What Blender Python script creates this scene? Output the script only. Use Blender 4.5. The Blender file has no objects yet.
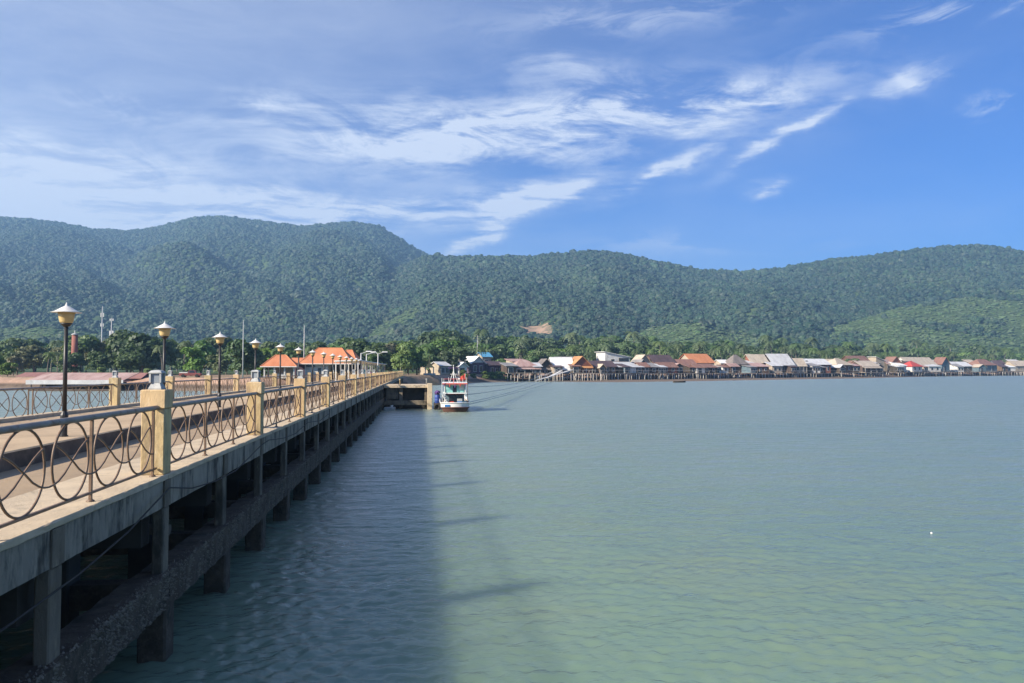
import bpy, bmesh, math, random
import numpy as np
from mathutils import Vector, Matrix

random.seed(7)
RNG = np.random.default_rng(11)
SC = bpy.context.scene
COL = SC.collection
R = math.radians

# ------------------------------------------------------------------ camera
F = 765.0                        # focal length in pixels of a 1024 wide frame
YAW, PITCH = R(6.93), R(2.10)
EYE = 4.0                        # eye height above the water (z = 0)
HZ = 369.5                       # image row of the horizon
SN, CS = math.sin(YAW), math.cos(YAW)
cam_d = bpy.data.cameras.new('camera')
cam_d.sensor_width = 36.0
cam_d.lens = 36.0 * F / 1024.0
cam_d.clip_start, cam_d.clip_end = 0.1, 20000
cam = bpy.data.objects.new('camera', cam_d)
cam.location = (0, 0, EYE)
cam.rotation_euler = (R(90) + PITCH, 0, -YAW)
COL.objects.link(cam)
SC.camera = cam

# ------------------------------------------------------------------ sun + sky
SUN = Vector((-0.77, -0.40, 0.50)).normalized()      # direction towards the sun
SUN_EL = math.asin(SUN.z)
SUN_AZ = math.atan2(SUN.x, SUN.y)                    # clockwise from +Y
sd = bpy.data.lights.new('sun', 'SUN')
sd.energy, sd.angle, sd.color = 5.0, R(2.2), (1.0, 0.90, 0.74)
so = bpy.data.objects.new('sun', sd)
so.rotation_euler = SUN.to_track_quat('Z', 'Y').to_euler()
so.location = SUN * 300
COL.objects.link(so)

SC.view_settings.view_transform = 'Standard'
SC.view_settings.look = 'None'
SC.view_settings.exposure = 1.1
SC.view_settings.gamma = 1.0
SC.view_settings.use_curve_mapping = False
SC.render.engine = 'CYCLES'
SC.cycles.use_denoising = True
SC.cycles.max_bounces = 6
SC.cycles.diffuse_bounces = 2
SC.cycles.glossy_bounces = 3
SC.cycles.transmission_bounces = 4
SC.cycles.volume_bounces = 0
SC.cycles.caustics_reflective = False
SC.cycles.caustics_refractive = False
SC.cycles.sample_clamp_indirect = 4.0

wd = bpy.data.worlds.new('World')
SC.world = wd
wd.use_nodes = True
wt = wd.node_tree
wt.nodes.clear()


class NT:
    """small helper to write node graphs"""
    def __init__(self, tree):
        self.t = tree

    def n(self, kind, **kw):
        x = self.t.nodes.new(kind)
        for k, v in kw.items():
            setattr(x, k, v)
        return x

    def l(self, a, b):
        self.t.links.new(a, b)

    def put(self, sock, v):
        if isinstance(v, bpy.types.NodeSocket):
            self.l(v, sock)
        else:
            sock.default_value = v

    def m(self, op, a, b=0.0, c=None, clamp=False):
        x = self.n('ShaderNodeMath', operation=op)
        x.use_clamp = clamp
        self.put(x.inputs[0], a)
        self.put(x.inputs[1], b)
        if c is not None:
            self.put(x.inputs[2], c)
        return x.outputs[0]

    def rng(self, v, a, b, c=0.0, d=1.0, smooth=True):
        x = self.n('ShaderNodeMapRange')
        if smooth:
            x.interpolation_type = 'SMOOTHSTEP'
        self.put(x.inputs[0], v)
        for i, q in enumerate((a, b, c, d)):
            x.inputs[1 + i].default_value = q
        return x.outputs[0]

    def noise(self, vec, scale, detail=5, rough=0.55, dist=0.0):
        x = self.n('ShaderNodeTexNoise')
        if vec is not None:
            self.l(vec, x.inputs['Vector'])
        x.inputs['Scale'].default_value = scale
        x.inputs['Detail'].default_value = detail
        x.inputs['Roughness'].default_value = rough
        x.inputs['Distortion'].default_value = dist
        return x.outputs[0]

    def mix(self, f, a, b, mode='MIX'):
        x = self.n('ShaderNodeMix', data_type='RGBA', blend_type=mode)
        self.put(x.inputs[0], f)
        for s, v in ((x.inputs[6], a), (x.inputs[7], b)):
            if isinstance(v, bpy.types.NodeSocket):
                self.l(v, s)
            else:
                s.default_value = (v[0], v[1], v[2], 1)
        return x.outputs[2]

    def xyz(self, a, b, c):
        x = self.n('ShaderNodeCombineXYZ')
        for i, v in enumerate((a, b, c)):
            self.put(x.inputs[i], v)
        return x.outputs[0]


g = NT(wt)
sky = g.n('ShaderNodeTexSky', sky_type='NISHITA')
sky.sun_disc = False
sky.sun_elevation = SUN_EL
sky.sun_rotation = SUN_AZ
sky.altitude = 0
sky.air_density = 1.0
sky.dust_density = 0.3
sky.ozone_density = 4.0
tc = g.n('ShaderNodeTexCoord')
sep = g.n('ShaderNodeSeparateXYZ')
g.l(tc.outputs['Generated'], sep.inputs[0])
dx, dy, dz = sep.outputs
az = g.m('SUBTRACT', g.m('ARCTAN2', dx, dy), YAW)           # bearing from the view axis
el = g.m('ARCSINE', dz)
AZ100, EL100 = g.m('MULTIPLY', az, 57.2958), g.m('MULTIPLY', el, 57.2958)   # degrees
# high cirrus sheet: coordinates on a flat layer
den = g.m('ADD', g.m('MAXIMUM', dz, 0.0), 0.12)
pu, pv = g.m('DIVIDE', dx, den), g.m('DIVIDE', dy, den)
plane = g.xyz(pu, pv, 0.0)
warpn = g.n('ShaderNodeTexNoise')
g.l(plane, warpn.inputs['Vector'])
warpn.inputs['Scale'].default_value = 1.3
warpn.inputs['Detail'].default_value = 4
ws = g.n('ShaderNodeVectorMath', operation='SCALE')
g.l(warpn.outputs['Color'], ws.inputs[0])
ws.inputs['Scale'].default_value = 0.55
wa = g.n('ShaderNodeVectorMath', operation='ADD')
g.l(plane, wa.inputs[0])
g.l(ws.outputs[0], wa.inputs[1])
mp = g.n('ShaderNodeMapping')
mp.inputs['Rotation'].default_value = (0, 0, R(35))
mp.inputs['Scale'].default_value = (0.8, 2.6, 1)
g.l(wa.outputs[0], mp.inputs['Vector'])
fib = g.noise(mp.outputs[0], 2.2, 11, 0.68)                # fibrous structure
big = g.noise(wa.outputs[0], 0.9, 5, 0.5)
# finer streak structure in bearing / elevation
ae = g.xyz(g.m('MULTIPLY', AZ100, 0.055), g.m('MULTIPLY', EL100, 0.16), 0.0)
wisp = g.noise(ae, 2.4, 12, 0.68, 0.9)


# ragged outlines: bearings and elevations wander with a fractal
wq = g.n('ShaderNodeTexNoise')
g.l(g.xyz(g.m('MULTIPLY', AZ100, 0.16), g.m('MULTIPLY', EL100, 0.30), 0.0), wq.inputs['Vector'])
wq.inputs['Scale'].default_value = 1.0
wq.inputs['Detail'].default_value = 7
wq.inputs['Roughness'].default_value = 0.62
wsp = g.n('ShaderNodeSeparateXYZ')
g.l(wq.outputs['Color'], wsp.inputs[0])
AZW = g.m('ADD', AZ100, g.m('MULTIPLY', g.m('SUBTRACT', wsp.outputs[0], 0.5), 7.0))
ELW = g.m('ADD', EL100, g.m('MULTIPLY', g.m('SUBTRACT', wsp.outputs[1], 0.5), 3.0))


def band(cx, cy, length, width, tilt, gain, gamma=1.0):
    """soft elongated cloud patch: bearing, elevation, half length, half width (degrees), tilt"""
    x = g.m('SUBTRACT', AZW, cx)
    y = g.m('SUBTRACT', ELW, cy)
    c, s = math.cos(R(tilt)), math.sin(R(tilt))
    a = g.m('ADD', g.m('MULTIPLY', x, c / length), g.m('MULTIPLY', y, s / length))
    b = g.m('ADD', g.m('MULTIPLY', x, -s / width), g.m('MULTIPLY', y, c / width))
    q = g.m('ADD', g.m('MULTIPLY', a, a), g.m('MULTIPLY', b, b))
    return g.m('MULTIPLY', g.m('EXPONENT', g.m('MULTIPLY', q, -1.0)), gain)


def patch(px, py, lpx, wpx, tilt, gain):
    a = math.degrees(math.atan((px - 512) / F))
    e = math.degrees(math.atan((HZ - py) / F) * math.cos(R(a)))
    k = 57.3 / F * math.cos(R(a))
    return band(a, e, lpx * k, wpx * k, tilt, gain)


veil = [band(-36, 9, 28, 8, -6, 0.85), band(-32, 25, 34, 9.0, 0, 0.46), band(2, 4.5, 30, 3.2, -2, 0.16)]
cirr = [patch(545, 128, 200, 34, 5, 1.05), patch(380, 128, 110, 24, 3, 0.55), patch(690, 96, 120, 14, 5, 0.55),
        patch(120, 205, 190, 24, 0, 0.95), patch(430, 207, 130, 13, 4, 0.85), patch(350, 214, 60, 10, 2, 0.6),
        patch(740, 100, 70, 9, 4, 0.5), patch(150, 108, 70, 11, -3, 0.5), patch(262, 100, 36, 9, 2, 0.5),
        patch(60, 150, 120, 20, 0, 0.5), patch(255, 192, 40, 10, 8, 0.55), patch(560, 62, 44, 12, -8, 0.45)]
puff = [patch(922, 74, 24, 9, 8, 0.8), patch(1006, 97, 26, 8, 10, 0.7), patch(770, 184, 22, 6, 2, 0.75),
        patch(960, 3, 90, 8, 3, 0.5), patch(700, 243, 110, 9, -4, 0.28), patch(640, 12, 130, 14, 0, 0.3)]


def total(xs):
    o = xs[0]
    for x in xs[1:]:
        o = g.m('ADD', o, x)
    return o


tex = g.m('ADD', g.m('MULTIPLY', fib, 0.5), g.m('MULTIPLY', wisp, 0.5))
tv = g.rng(tex, 0.25, 0.75, 0.66, 1.08)
tcx = g.rng(tex, 0.40, 0.62, 0.0, 1.1)
tp = g.rng(wisp, 0.42, 0.58, 0.0, 1.1)
rot_ = g.n('ShaderNodeMapping')
rot_.inputs['Rotation'].default_value = (0, 0, R(-38))
rot_.inputs['Scale'].default_value = (0.10, 0.75, 1)
g.l(g.xyz(AZ100, EL100, 0.0), rot_.inputs['Vector'])
tf = g.rng(g.noise(rot_.outputs[0], 1.0, 10, 0.62, 0.3), 0.38, 0.60, 0.0, 1.15)     # combed fibres of the fan
fan = [patch(478, 228, 46, 8, 42, 0.75), patch(512, 208, 44, 9, 36, 0.9), patch(556, 194, 46, 9, 24, 1.0), patch(668, 167, 58, 6, 22, 0.85),
       patch(795, 128, 62, 6, 24, 0.95), patch(740, 112, 70, 9, 6, 0.6), patch(528, 198, 70, 7, 12, 0.5)]
ground_cut = g.rng(dz, 0.0, 0.05)
high = g.rng(dz, 0.47, 0.72)                                   # veil added overhead, out of view, to brighten the water's reflections
thin = g.m('MULTIPLY', g.rng(big, 0.35, 0.75), g.m('ADD', 0.10, g.m('MULTIPLY', high, 0.30)))        # thin sheets over the whole sky
alpha = g.m('ADD', g.m('MULTIPLY', total(veil), tv), g.m('MULTIPLY', total(cirr), tcx))
alpha = g.m('ADD', g.m('ADD', alpha, thin), g.m('MULTIPLY', total(puff), tp))
alpha = g.m('ADD', alpha, g.m('MULTIPLY', total(fan), tf))
alpha = g.m('MULTIPLY', g.m('MINIMUM', alpha, 0.88), ground_cut)
grade = g.mix(1.0, sky.outputs[0], (0.31, 0.72, 1.36), 'MULTIPLY')
mixed = g.mix(alpha, grade, (8.2, 8.9, 10.2))
bg = g.n('ShaderNodeBackground')
g.l(mixed, bg.inputs[0])
bg.inputs[1].default_value = 0.05
wo = g.n('ShaderNodeOutputWorld')
g.l(bg.outputs[0], wo.inputs[0])


# ------------------------------------------------------------------ helpers
def site(px, depth, z=0.0):
    """world point on the bearing of image column px, `depth` metres ahead"""
    r = (px - 512.0) / F * depth
    return Vector((SN * depth + CS * r, CS * depth - SN * r, z))


def hgt(py, depth):
    return EYE + (HZ - py) * depth / F


def tag(o, label=None, cat=None, group=None, kind=None):
    if label:
        o['label'] = label
    if cat:
        o['category'] = cat
    if group:
        o['group'] = group
    if kind:
        o['kind'] = kind
    return o


def empty(name, loc=(0, 0, 0), rz=0.0):
    o = bpy.data.objects.new(name, None)
    o.location = loc
    o.rotation_euler = (0, 0, rz)
    COL.objects.link(o)
    return o


def link(name, mesh, parent=None, loc=(0, 0, 0), rz=0.0):
    o = bpy.data.objects.new(name, mesh)
    o.location = loc
    o.rotation_euler = (0, 0, rz)
    if parent is not None:
        o.parent = parent
    COL.objects.link(o)
    return o


def copy_tree(o, parent=None):
    c = o.copy()
    COL.objects.link(c)
    c.parent = parent
    for ch in o.children:
        copy_tree(ch, c)
    return c


class MB:
    def __init__(self):
        self.v, self.f, self.s = [], [], []

    def add(self, vs, fs, smooth=False):
        k = len(self.v)
        self.v += [tuple(p) for p in vs]
        for q in fs:
            self.f.append(tuple(k + i for i in q))
            self.s.append(smooth)
        return self

    def box(self, x0, x1, y0, y1, z0, z1):
        vs = [(x, y, z) for z in (z0, z1) for y in (y0, y1) for x in (x0, x1)]
        return self.add(vs, [(0, 2, 3, 1), (4, 5, 7, 6), (0, 1, 5, 4), (2, 6, 7, 3), (0, 4, 6, 2), (1, 3, 7, 5)])

    def bbox(self, x0, x1, y0, y1, z0, z1, b=0.01):
        """box with chamfered edges"""
        bm = bmesh.new()
        bmesh.ops.create_cube(bm, size=1)
        for v in bm.verts:
            v.co = Vector(((x0 + x1) / 2 + v.co.x * (x1 - x0), (y0 + y1) / 2 + v.co.y * (y1 - y0), (z0 + z1) / 2 + v.co.z * (z1 - z0)))
        bmesh.ops.bevel(bm, geom=list(bm.edges), offset=b, segments=1, affect='EDGES', profile=0.5)
        bm.verts.index_update()
        self.add([v.co for v in bm.verts], [[v.index for v in f.verts] for f in bm.faces])
        bm.free()
        return self

    def tube(self, pts, rad, sides=8, closed=False, caps=True):
        pts = [Vector(p) for p in pts]
        n = len(pts)
        rads = rad if isinstance(rad, (list, tuple)) else [rad] * n
        vs, fs = [], []
        up = None
        for i, p in enumerate(pts):
            if closed:
                t = pts[(i + 1) % n] - pts[i - 1]
            else:
                t = pts[min(i + 1, n - 1)] - pts[max(i - 1, 0)]
            t.normalize()
            if up is None:
                up = Vector((0, 0, 1)) if abs(t.z) < 0.9 else Vector((1, 0, 0))
            a = t.cross(up)
            if a.length < 1e-5:
                a = t.orthogonal()
            a.normalize()
            b = a.cross(t).normalized()
            up = b
            for k in range(sides):
                q = 2 * math.pi * k / sides
                vs.append(p + (a * math.cos(q) + b * math.sin(q)) * rads[i])
        for i in range(n if closed else n - 1):
            j = (i + 1) % n
            for k in range(sides):
                k2 = (k + 1) % sides
                fs.append((i * sides + k, i * sides + k2, j * sides + k2, j * sides + k))
        self.add(vs, fs, True)
        if caps and not closed:
            self.add(vs[:sides], [tuple(range(sides))[::-1]])
            self.add(vs[-sides:], [tuple(range(sides))])
        return self

    def lathe(self, prof, segs=16, c=(0, 0, 0), smooth=True, phase=0.0):
        vs, fs = [], []
        for r, z in prof:
            for k in range(segs):
                q = 2 * math.pi * k / segs + phase
                vs.append((c[0] + r * math.cos(q), c[1] + r * math.sin(q), c[2] + z))
        for i in range(len(prof) - 1):
            for k in range(segs):
                k2 = (k + 1) % segs
                fs.append((i * segs + k, i * segs + k2, (i + 1) * segs + k2, (i + 1) * segs + k))
        fs.append(tuple(range(segs))[::-1])
        fs.append(tuple(range((len(prof) - 1) * segs, len(prof) * segs)))
        return self.add(vs, fs, smooth)

    def slab(self, quad, thick):
        """thick sheet: quad of 4 points, extruded downwards along its normal"""
        q = [Vector(p) for p in quad]
        nrm = (q[1] - q[0]).cross(q[3] - q[0]).normalized()
        if nrm.z < 0:
            nrm = -nrm
        lo = [p - nrm * thick for p in q]
        return self.add(q + lo, [(0, 1, 2, 3), (7, 6, 5, 4), (0, 4, 5, 1), (1, 5, 6, 2), (2, 6, 7, 3), (3, 7, 4, 0)])

    def mesh(self, name, mat):
        me = bpy.data.meshes.new(name)
        me.from_pydata(self.v, [], self.f)
        bm = bmesh.new()
        bm.from_mesh(me)
        for f, s in zip(bm.faces, self.s):
            f.smooth = s
        bmesh.ops.recalc_face_normals(bm, faces=list(bm.faces))
        bm.to_mesh(me)
        bm.free()
        me.materials.append(mat)
        return me

    def build(self, name, mat, parent=None, loc=(0, 0, 0), rz=0.0):
        return link(name, self.mesh(name, mat), parent, loc, rz)


# ------------------------------------------------------------------ materials
MATS = {}


def mat(name, cols, scale=2.0, rough=0.8, bump=0.0, bscale=None, stretch=(1, 1, 1), rnd=0.0, detail=7, metallic=0.0,
        spread=(0.32, 0.68), grime=None, spec=0.35, wave=None):
    """procedural surface: noise between colours, optional second dirt noise, bump and per-object variation"""
    m = bpy.data.materials.new(name)
    m.use_nodes = True
    t = NT(m.node_tree)
    t.t.nodes.clear()
    out = t.n('ShaderNodeOutputMaterial')
    p = t.n('ShaderNodeBsdfPrincipled')
    t.l(p.outputs[0], out.inputs[0])
    co = t.n('ShaderNodeTexCoord')
    oi = t.n('ShaderNodeObjectInfo')
    off = t.n('ShaderNodeVectorMath', operation='ADD')
    t.l(co.outputs['Object'], off.inputs[0])
    t.l(t.xyz(t.m('MULTIPLY', oi.outputs['Random'], 37.0), t.m('MULTIPLY', oi.outputs['Random'], 91.0), 0.0), off.inputs[1])
    mp = t.n('ShaderNodeMapping')
    mp.inputs['Scale'].default_value = stretch
    t.l(off.outputs[0], mp.inputs['Vector'])
    vec = mp.outputs[0]
    nz = t.noise(vec, scale, detail, 0.6)
    f = t.rng(nz, spread[0], spread[1])
    c = t.mix(f, cols[0], cols[1])
    if len(cols) > 2:
        n2 = t.noise(vec, scale * 2.7, 6, 0.65)
        c = t.mix(t.m('MULTIPLY', t.rng(n2, 0.52, 0.72), 0.8), c, cols[2])
    if grime:
        col, gs, lo, hi, amt = grime
        n3 = t.noise(vec, gs, 8, 0.7)
        c = t.mix(t.m('MULTIPLY', t.rng(n3, lo, hi), amt), c, col)
    if rnd:
        hs = t.n('ShaderNodeHueSaturation')
        t.l(c, hs.inputs['Color'])
        t.l(t.rng(oi.outputs['Random'], 0, 1, 1 - rnd, 1 + rnd, False), hs.inputs['Value'])
        h2 = t.m('FRACT', t.m('MULTIPLY', oi.outputs['Random'], 7.31))
        t.l(t.rng(h2, 0, 1, 0.5 - rnd * 0.06, 0.5 + rnd * 0.06, False), hs.inputs['Hue'])
        c = hs.outputs[0]
    t.l(c, p.inputs['Base Color'])
    p.inputs['Roughness'].default_value = rough
    p.inputs['Metallic'].default_value = metallic
    p.inputs['Specular IOR Level'].default_value = spec
    if bump:
        b = t.n('ShaderNodeBump')
        b.inputs['Strength'].default_value = bump
        b.inputs['Distance'].default_value = 0.05
        t.l(t.noise(vec, bscale or scale * 4, 8, 0.7), b.inputs['Height'])
        t.l(b.outputs[0], p.inputs['Normal'])
    MATS[name] = m
    return m


def leafmat(name, a, b, rnd=0.25, trans=0.25, scale=0.25, rough=0.6, stand=None):
    m = bpy.data.materials.new(name)
    m.use_nodes = True
    t = NT(m.node_tree)
    t.t.nodes.clear()
    out = t.n('ShaderNodeOutputMaterial')
    co = t.n('ShaderNodeTexCoord')
    oi = t.n('ShaderNodeObjectInfo')
    off = t.n('ShaderNodeVectorMath', operation='ADD')
    t.l(co.outputs['Object'], off.inputs[0])
    t.l(t.xyz(t.m('MULTIPLY', oi.outputs['Random'], 53.0), 0.0, 0.0), off.inputs[1])
    c = t.mix(t.rng(t.noise(off.outputs[0], scale, 5, 0.7), 0.3, 0.7), a, b)
    if stand:                     # stands of other species: patches of the forest with their own leaf colour
        gp_ = t.n('ShaderNodeNewGeometry')
        c = t.mix(t.rng(t.noise(oi.outputs['Location'], 0.006, 4, 0.6), 0.45, 0.66, 0, 0.85), c, stand)
        pale = t.rng(t.m('FRACT', t.m('MULTIPLY', oi.outputs['Random'], 3.77)), 0.90, 0.94, 0, 0.75)
        c = t.mix(pale, c, (0.055, 0.078, 0.038))
    hs = t.n('ShaderNodeHueSaturation')
    t.l(c, hs.inputs['Color'])
    t.l(t.rng(oi.outputs['Random'], 0, 1, 1 - rnd, 1 + rnd, False), hs.inputs['Value'])
    h2 = t.m('FRACT', t.m('MULTIPLY', oi.outputs['Random'], 7.31))
    t.l(t.rng(h2, 0, 1, 0.5 - rnd * 0.07, 0.5 + rnd * 0.05, False), hs.inputs['Hue'])
    h3 = t.m('FRACT', t.m('MULTIPLY', oi.outputs['Random'], 17.7))
    t.l(t.rng(h3, 0, 1, 0.75, 1.1, False), hs.inputs['Saturation'])
    d = t.n('ShaderNodeBsdfDiffuse')
    t.l(hs.outputs[0], d.inputs[0])
    tr = t.n('ShaderNodeBsdfTranslucent')
    t.l(t.mix(1.0, hs.outputs[0], (1.3, 1.25, 0.6), 'MULTIPLY'), tr.inputs[0])
    ms = t.n('ShaderNodeMixShader')
    ms.inputs[0].default_value = trans
    t.l(d.outputs[0], ms.inputs[1])
    t.l(tr.outputs[0], ms.inputs[2])
    gl = t.n('ShaderNodeBsdfGlossy')
    gl.inputs['Roughness'].default_value = rough
    gl.inputs['Color'].default_value = (1, 1, 1, 1)
    m2 = t.n('ShaderNodeMixShader')
    m2.inputs[0].default_value = 0.03
    t.l(ms.outputs[0], m2.inputs[1])
    t.l(gl.outputs[0], m2.inputs[2])
    t.l(m2.outputs[0], out.inputs[0])
    MATS[name] = m
    return m


DIRT = (0.06, 0.055, 0.045)
mat('paving', [(0.50, 0.37, 0.235), (0.41, 0.30, 0.19), (0.34, 0.255, 0.17)], 0.55, 0.85, 0.25, 14, grime=((0.22, 0.17, 0.12), 1.3, 0.52, 0.75, 0.6))
mat('road_concrete', [(0.39, 0.285, 0.18), (0.32, 0.235, 0.15), (0.275, 0.205, 0.14)], 0.5, 0.85, 0.25, 18, grime=((0.15, 0.12, 0.1), 1.0, 0.55, 0.78, 0.55))
mat('ledge_concrete', [(0.60, 0.48, 0.33), (0.48, 0.385, 0.27), (0.36, 0.30, 0.22)], 1.2, 0.85, 0.35, 22, grime=((0.16, 0.13, 0.09), 2.3, 0.54, 0.72, 0.75))
mat('kerb_concrete', [(0.17, 0.14, 0.11), (0.10, 0.085, 0.07), (0.22, 0.18, 0.14)], 2.0, 0.9, 0.3, 20, grime=(DIRT, 1.5, 0.48, 0.66, 0.7))
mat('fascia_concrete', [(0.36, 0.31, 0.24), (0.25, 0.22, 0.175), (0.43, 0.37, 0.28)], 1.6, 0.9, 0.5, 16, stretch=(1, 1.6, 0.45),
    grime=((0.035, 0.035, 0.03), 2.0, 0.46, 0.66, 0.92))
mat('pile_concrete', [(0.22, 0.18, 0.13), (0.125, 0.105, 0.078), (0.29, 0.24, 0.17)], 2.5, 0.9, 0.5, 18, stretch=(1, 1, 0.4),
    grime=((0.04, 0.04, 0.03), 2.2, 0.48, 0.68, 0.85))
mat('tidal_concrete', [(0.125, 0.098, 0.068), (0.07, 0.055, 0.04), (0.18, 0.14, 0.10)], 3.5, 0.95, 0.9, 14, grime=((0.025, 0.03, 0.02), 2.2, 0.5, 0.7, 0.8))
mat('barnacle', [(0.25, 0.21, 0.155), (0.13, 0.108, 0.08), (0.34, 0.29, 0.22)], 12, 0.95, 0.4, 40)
mat('underside_shade', [(0.075, 0.068, 0.055), (0.045, 0.041, 0.034)], 1.5, 0.95, 0.3)  # near-black tone: the shade under the deck is put into the colour
mat('post_paint', [(0.60, 0.44, 0.24), (0.52, 0.37, 0.19), (0.64, 0.53, 0.36)], 2.2, 0.8, 0.3, 24, stretch=(1, 1, 0.4), grime=((0.21, 0.155, 0.10), 2.4, 0.46, 0.68, 0.85), rnd=0.14)
mat('rail_paint', [(0.27, 0.245, 0.22), (0.20, 0.17, 0.14)], 3.0, 0.5, 0.1, 60, grime=((0.15, 0.075, 0.04), 4.0, 0.50, 0.66, 0.85), spec=0.5)
mat('ring_paint', [(0.21, 0.135, 0.085), (0.13, 0.08, 0.05)], 5.0, 0.5, 0.15, 60, grime=((0.26, 0.16, 0.08), 9.0, 0.55, 0.7, 0.7), spec=0.5)
mat('lamp_black', [(0.018, 0.018, 0.02), (0.03, 0.029, 0.028)], 4, 0.45, 0.05, 40, spec=0.5)
mat('lamp_hat', [(0.72, 0.70, 0.66), (0.60, 0.58, 0.54)], 6, 0.4, 0.0)
mat('lamp_glass', [(0.62, 0.47, 0.22), (0.52, 0.38, 0.17)], 6, 0.35, 0.0)
mat('cap_white', [(0.46, 0.46, 0.44), (0.32, 0.33, 0.33)], 9, 0.6, 0.1)
mat('cap_glass', [(0.30, 0.33, 0.35), (0.22, 0.24, 0.27)], 5, 0.15, 0.0, spec=0.6)
mat('cable', [(0.02, 0.02, 0.02), (0.04, 0.035, 0.03)], 5, 0.7)
mat('rope', [(0.36, 0.42, 0.46), (0.28, 0.33, 0.37)], 5, 0.8)
mat('dark_wood', [(0.055, 0.042, 0.033), (0.09, 0.068, 0.05)], 0.9, 0.9, rnd=0.3, stretch=(1, 1, 0.3))
mat('brown_wood', [(0.16, 0.095, 0.06), (0.10, 0.06, 0.04), (0.22, 0.14, 0.09)], 0.8, 0.9, rnd=0.25, stretch=(1, 1, 0.3))
mat('pale_wood', [(0.40, 0.33, 0.25), (0.28, 0.23, 0.18)], 0.9, 0.9, rnd=0.2)
mat('stilt_pale', [(0.58, 0.55, 0.50), (0.42, 0.39, 0.35), (0.22, 0.2, 0.17)], 1.2, 0.9, rnd=0.4)
mat('white_wall', [(0.66, 0.65, 0.62), (0.54, 0.53, 0.50)], 0.7, 0.8, grime=((0.28, 0.25, 0.21), 1.0, 0.48, 0.7, 0.6))
mat('cream_wall', [(0.44, 0.37, 0.28), (0.33, 0.275, 0.21)], 0.7, 0.8, grime=((0.30, 0.25, 0.2), 1.2, 0.55, 0.8, 0.5))
mat('red_wall', [(0.27, 0.105, 0.065), (0.19, 0.075, 0.05)], 0.8, 0.85, grime=((0.14, 0.07, 0.05), 1.4, 0.52, 0.75, 0.5))
mat('blue_wall', [(0.13, 0.19, 0.22), (0.09, 0.13, 0.16)], 0.8, 0.8)
mat('purple_wall', [(0.12, 0.075, 0.11), (0.09, 0.06, 0.08)], 0.8, 0.8)
mat('window_dark', [(0.02, 0.022, 0.026), (0.035, 0.037, 0.04)], 1.0, 0.2, spec=0.6)
mat('trim_white', [(0.70, 0.69, 0.66), (0.58, 0.57, 0.54)], 1.0, 0.7)


def roofmat(name, a, b, c, amt=0.6):
    return mat(name, [a, b], 0.35, 0.65, 0.0, stretch=(1.6, 0.6, 1), grime=(c, 0.5, 0.48, 0.72, amt), rnd=0.06, spec=0.3)


roofmat('roof_orange', (0.60, 0.24, 0.115), (0.50, 0.185, 0.085), (0.33, 0.14, 0.08), 0.55)
roofmat('roof_amber', (0.50, 0.26, 0.11), (0.42, 0.20, 0.09), (0.26, 0.14, 0.08), 0.6)
roofmat('roof_rust', (0.25, 0.135, 0.10), (0.18, 0.095, 0.075), (0.36, 0.24, 0.19))
roofmat('roof_pink', (0.46, 0.33, 0.29), (0.36, 0.22, 0.19), (0.22, 0.12, 0.10))
roofmat('roof_grey', (0.30, 0.29, 0.28), (0.21, 0.20, 0.20), (0.13, 0.10, 0.09))
roofmat('roof_silver', (0.58, 0.58, 0.58), (0.46, 0.46, 0.47), (0.24, 0.2, 0.17), 0.45)
roofmat('roof_white', (0.80, 0.79, 0.76), (0.68, 0.67, 0.65), (0.44, 0.41, 0.37), 0.35)
roofmat('roof_beige', (0.52, 0.44, 0.34), (0.41, 0.345, 0.27), (0.24, 0.17, 0.13), 0.55)
roofmat('roof_dark', (0.105, 0.07, 0.075), (0.075, 0.052, 0.055), (0.17, 0.11, 0.1))
roofmat('roof_red', (0.52, 0.075, 0.06), (0.43, 0.065, 0.055), (0.27, 0.07, 0.06), 0.3)
roofmat('roof_blue', (0.10, 0.34, 0.52), (0.09, 0.28, 0.43), (0.2, 0.3, 0.36), 0.3)
roofmat('roof_thatch', (0.24, 0.205, 0.18), (0.17, 0.145, 0.13), (0.10, 0.085, 0.08))

leafmat('leaf_dark', (0.042, 0.088, 0.028), (0.078, 0.138, 0.042), trans=0.35)
leafmat('leaf_mid', (0.060, 0.115, 0.032), (0.105, 0.172, 0.052), trans=0.35)
leafmat('leaf_bright', (0.075, 0.145, 0.026), (0.135, 0.215, 0.045))
leafmat('leaf_olive', (0.105, 0.115, 0.050), (0.155, 0.160, 0.075))
leafmat('leaf_palm', (0.065, 0.118, 0.036), (0.118, 0.178, 0.058), scale=0.6, trans=0.35)
leafmat('forest_leaf', (0.008, 0.028, 0.016), (0.017, 0.046, 0.022), rnd=0.38, trans=0.0, scale=0.16, stand=(0.028, 0.060, 0.026))
leafmat('scrub_leaf', (0.064, 0.112, 0.040), (0.092, 0.140, 0.053), rnd=0.22, trans=0.0, scale=0.3)
mat('bark', [(0.10, 0.075, 0.055), (0.17, 0.14, 0.11)], 3, 0.95, 0.3, stretch=(1, 1, 0.3))
mat('palm_bark', [(0.20, 0.175, 0.145), (0.13, 0.11, 0.09)], 3, 0.95, 0.2, stretch=(1, 1, 2))

# ------------------------------------------------------------------ terrain
_lat = RNG.random((256, 256))


def vnoise(x, y):
    xi, yi = np.floor(x).astype(int), np.floor(y).astype(int)
    fx, fy = x - xi, y - yi
    fx, fy = fx * fx * (3 - 2 * fx), fy * fy * (3 - 2 * fy)
    g = lambda a, b: _lat[a & 255, b & 255]
    return (g(xi, yi) * (1 - fx) + g(xi + 1, yi) * fx) * (1 - fy) + (g(xi, yi + 1) * (1 - fx) + g(xi + 1, yi + 1) * fx) * fy


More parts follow.
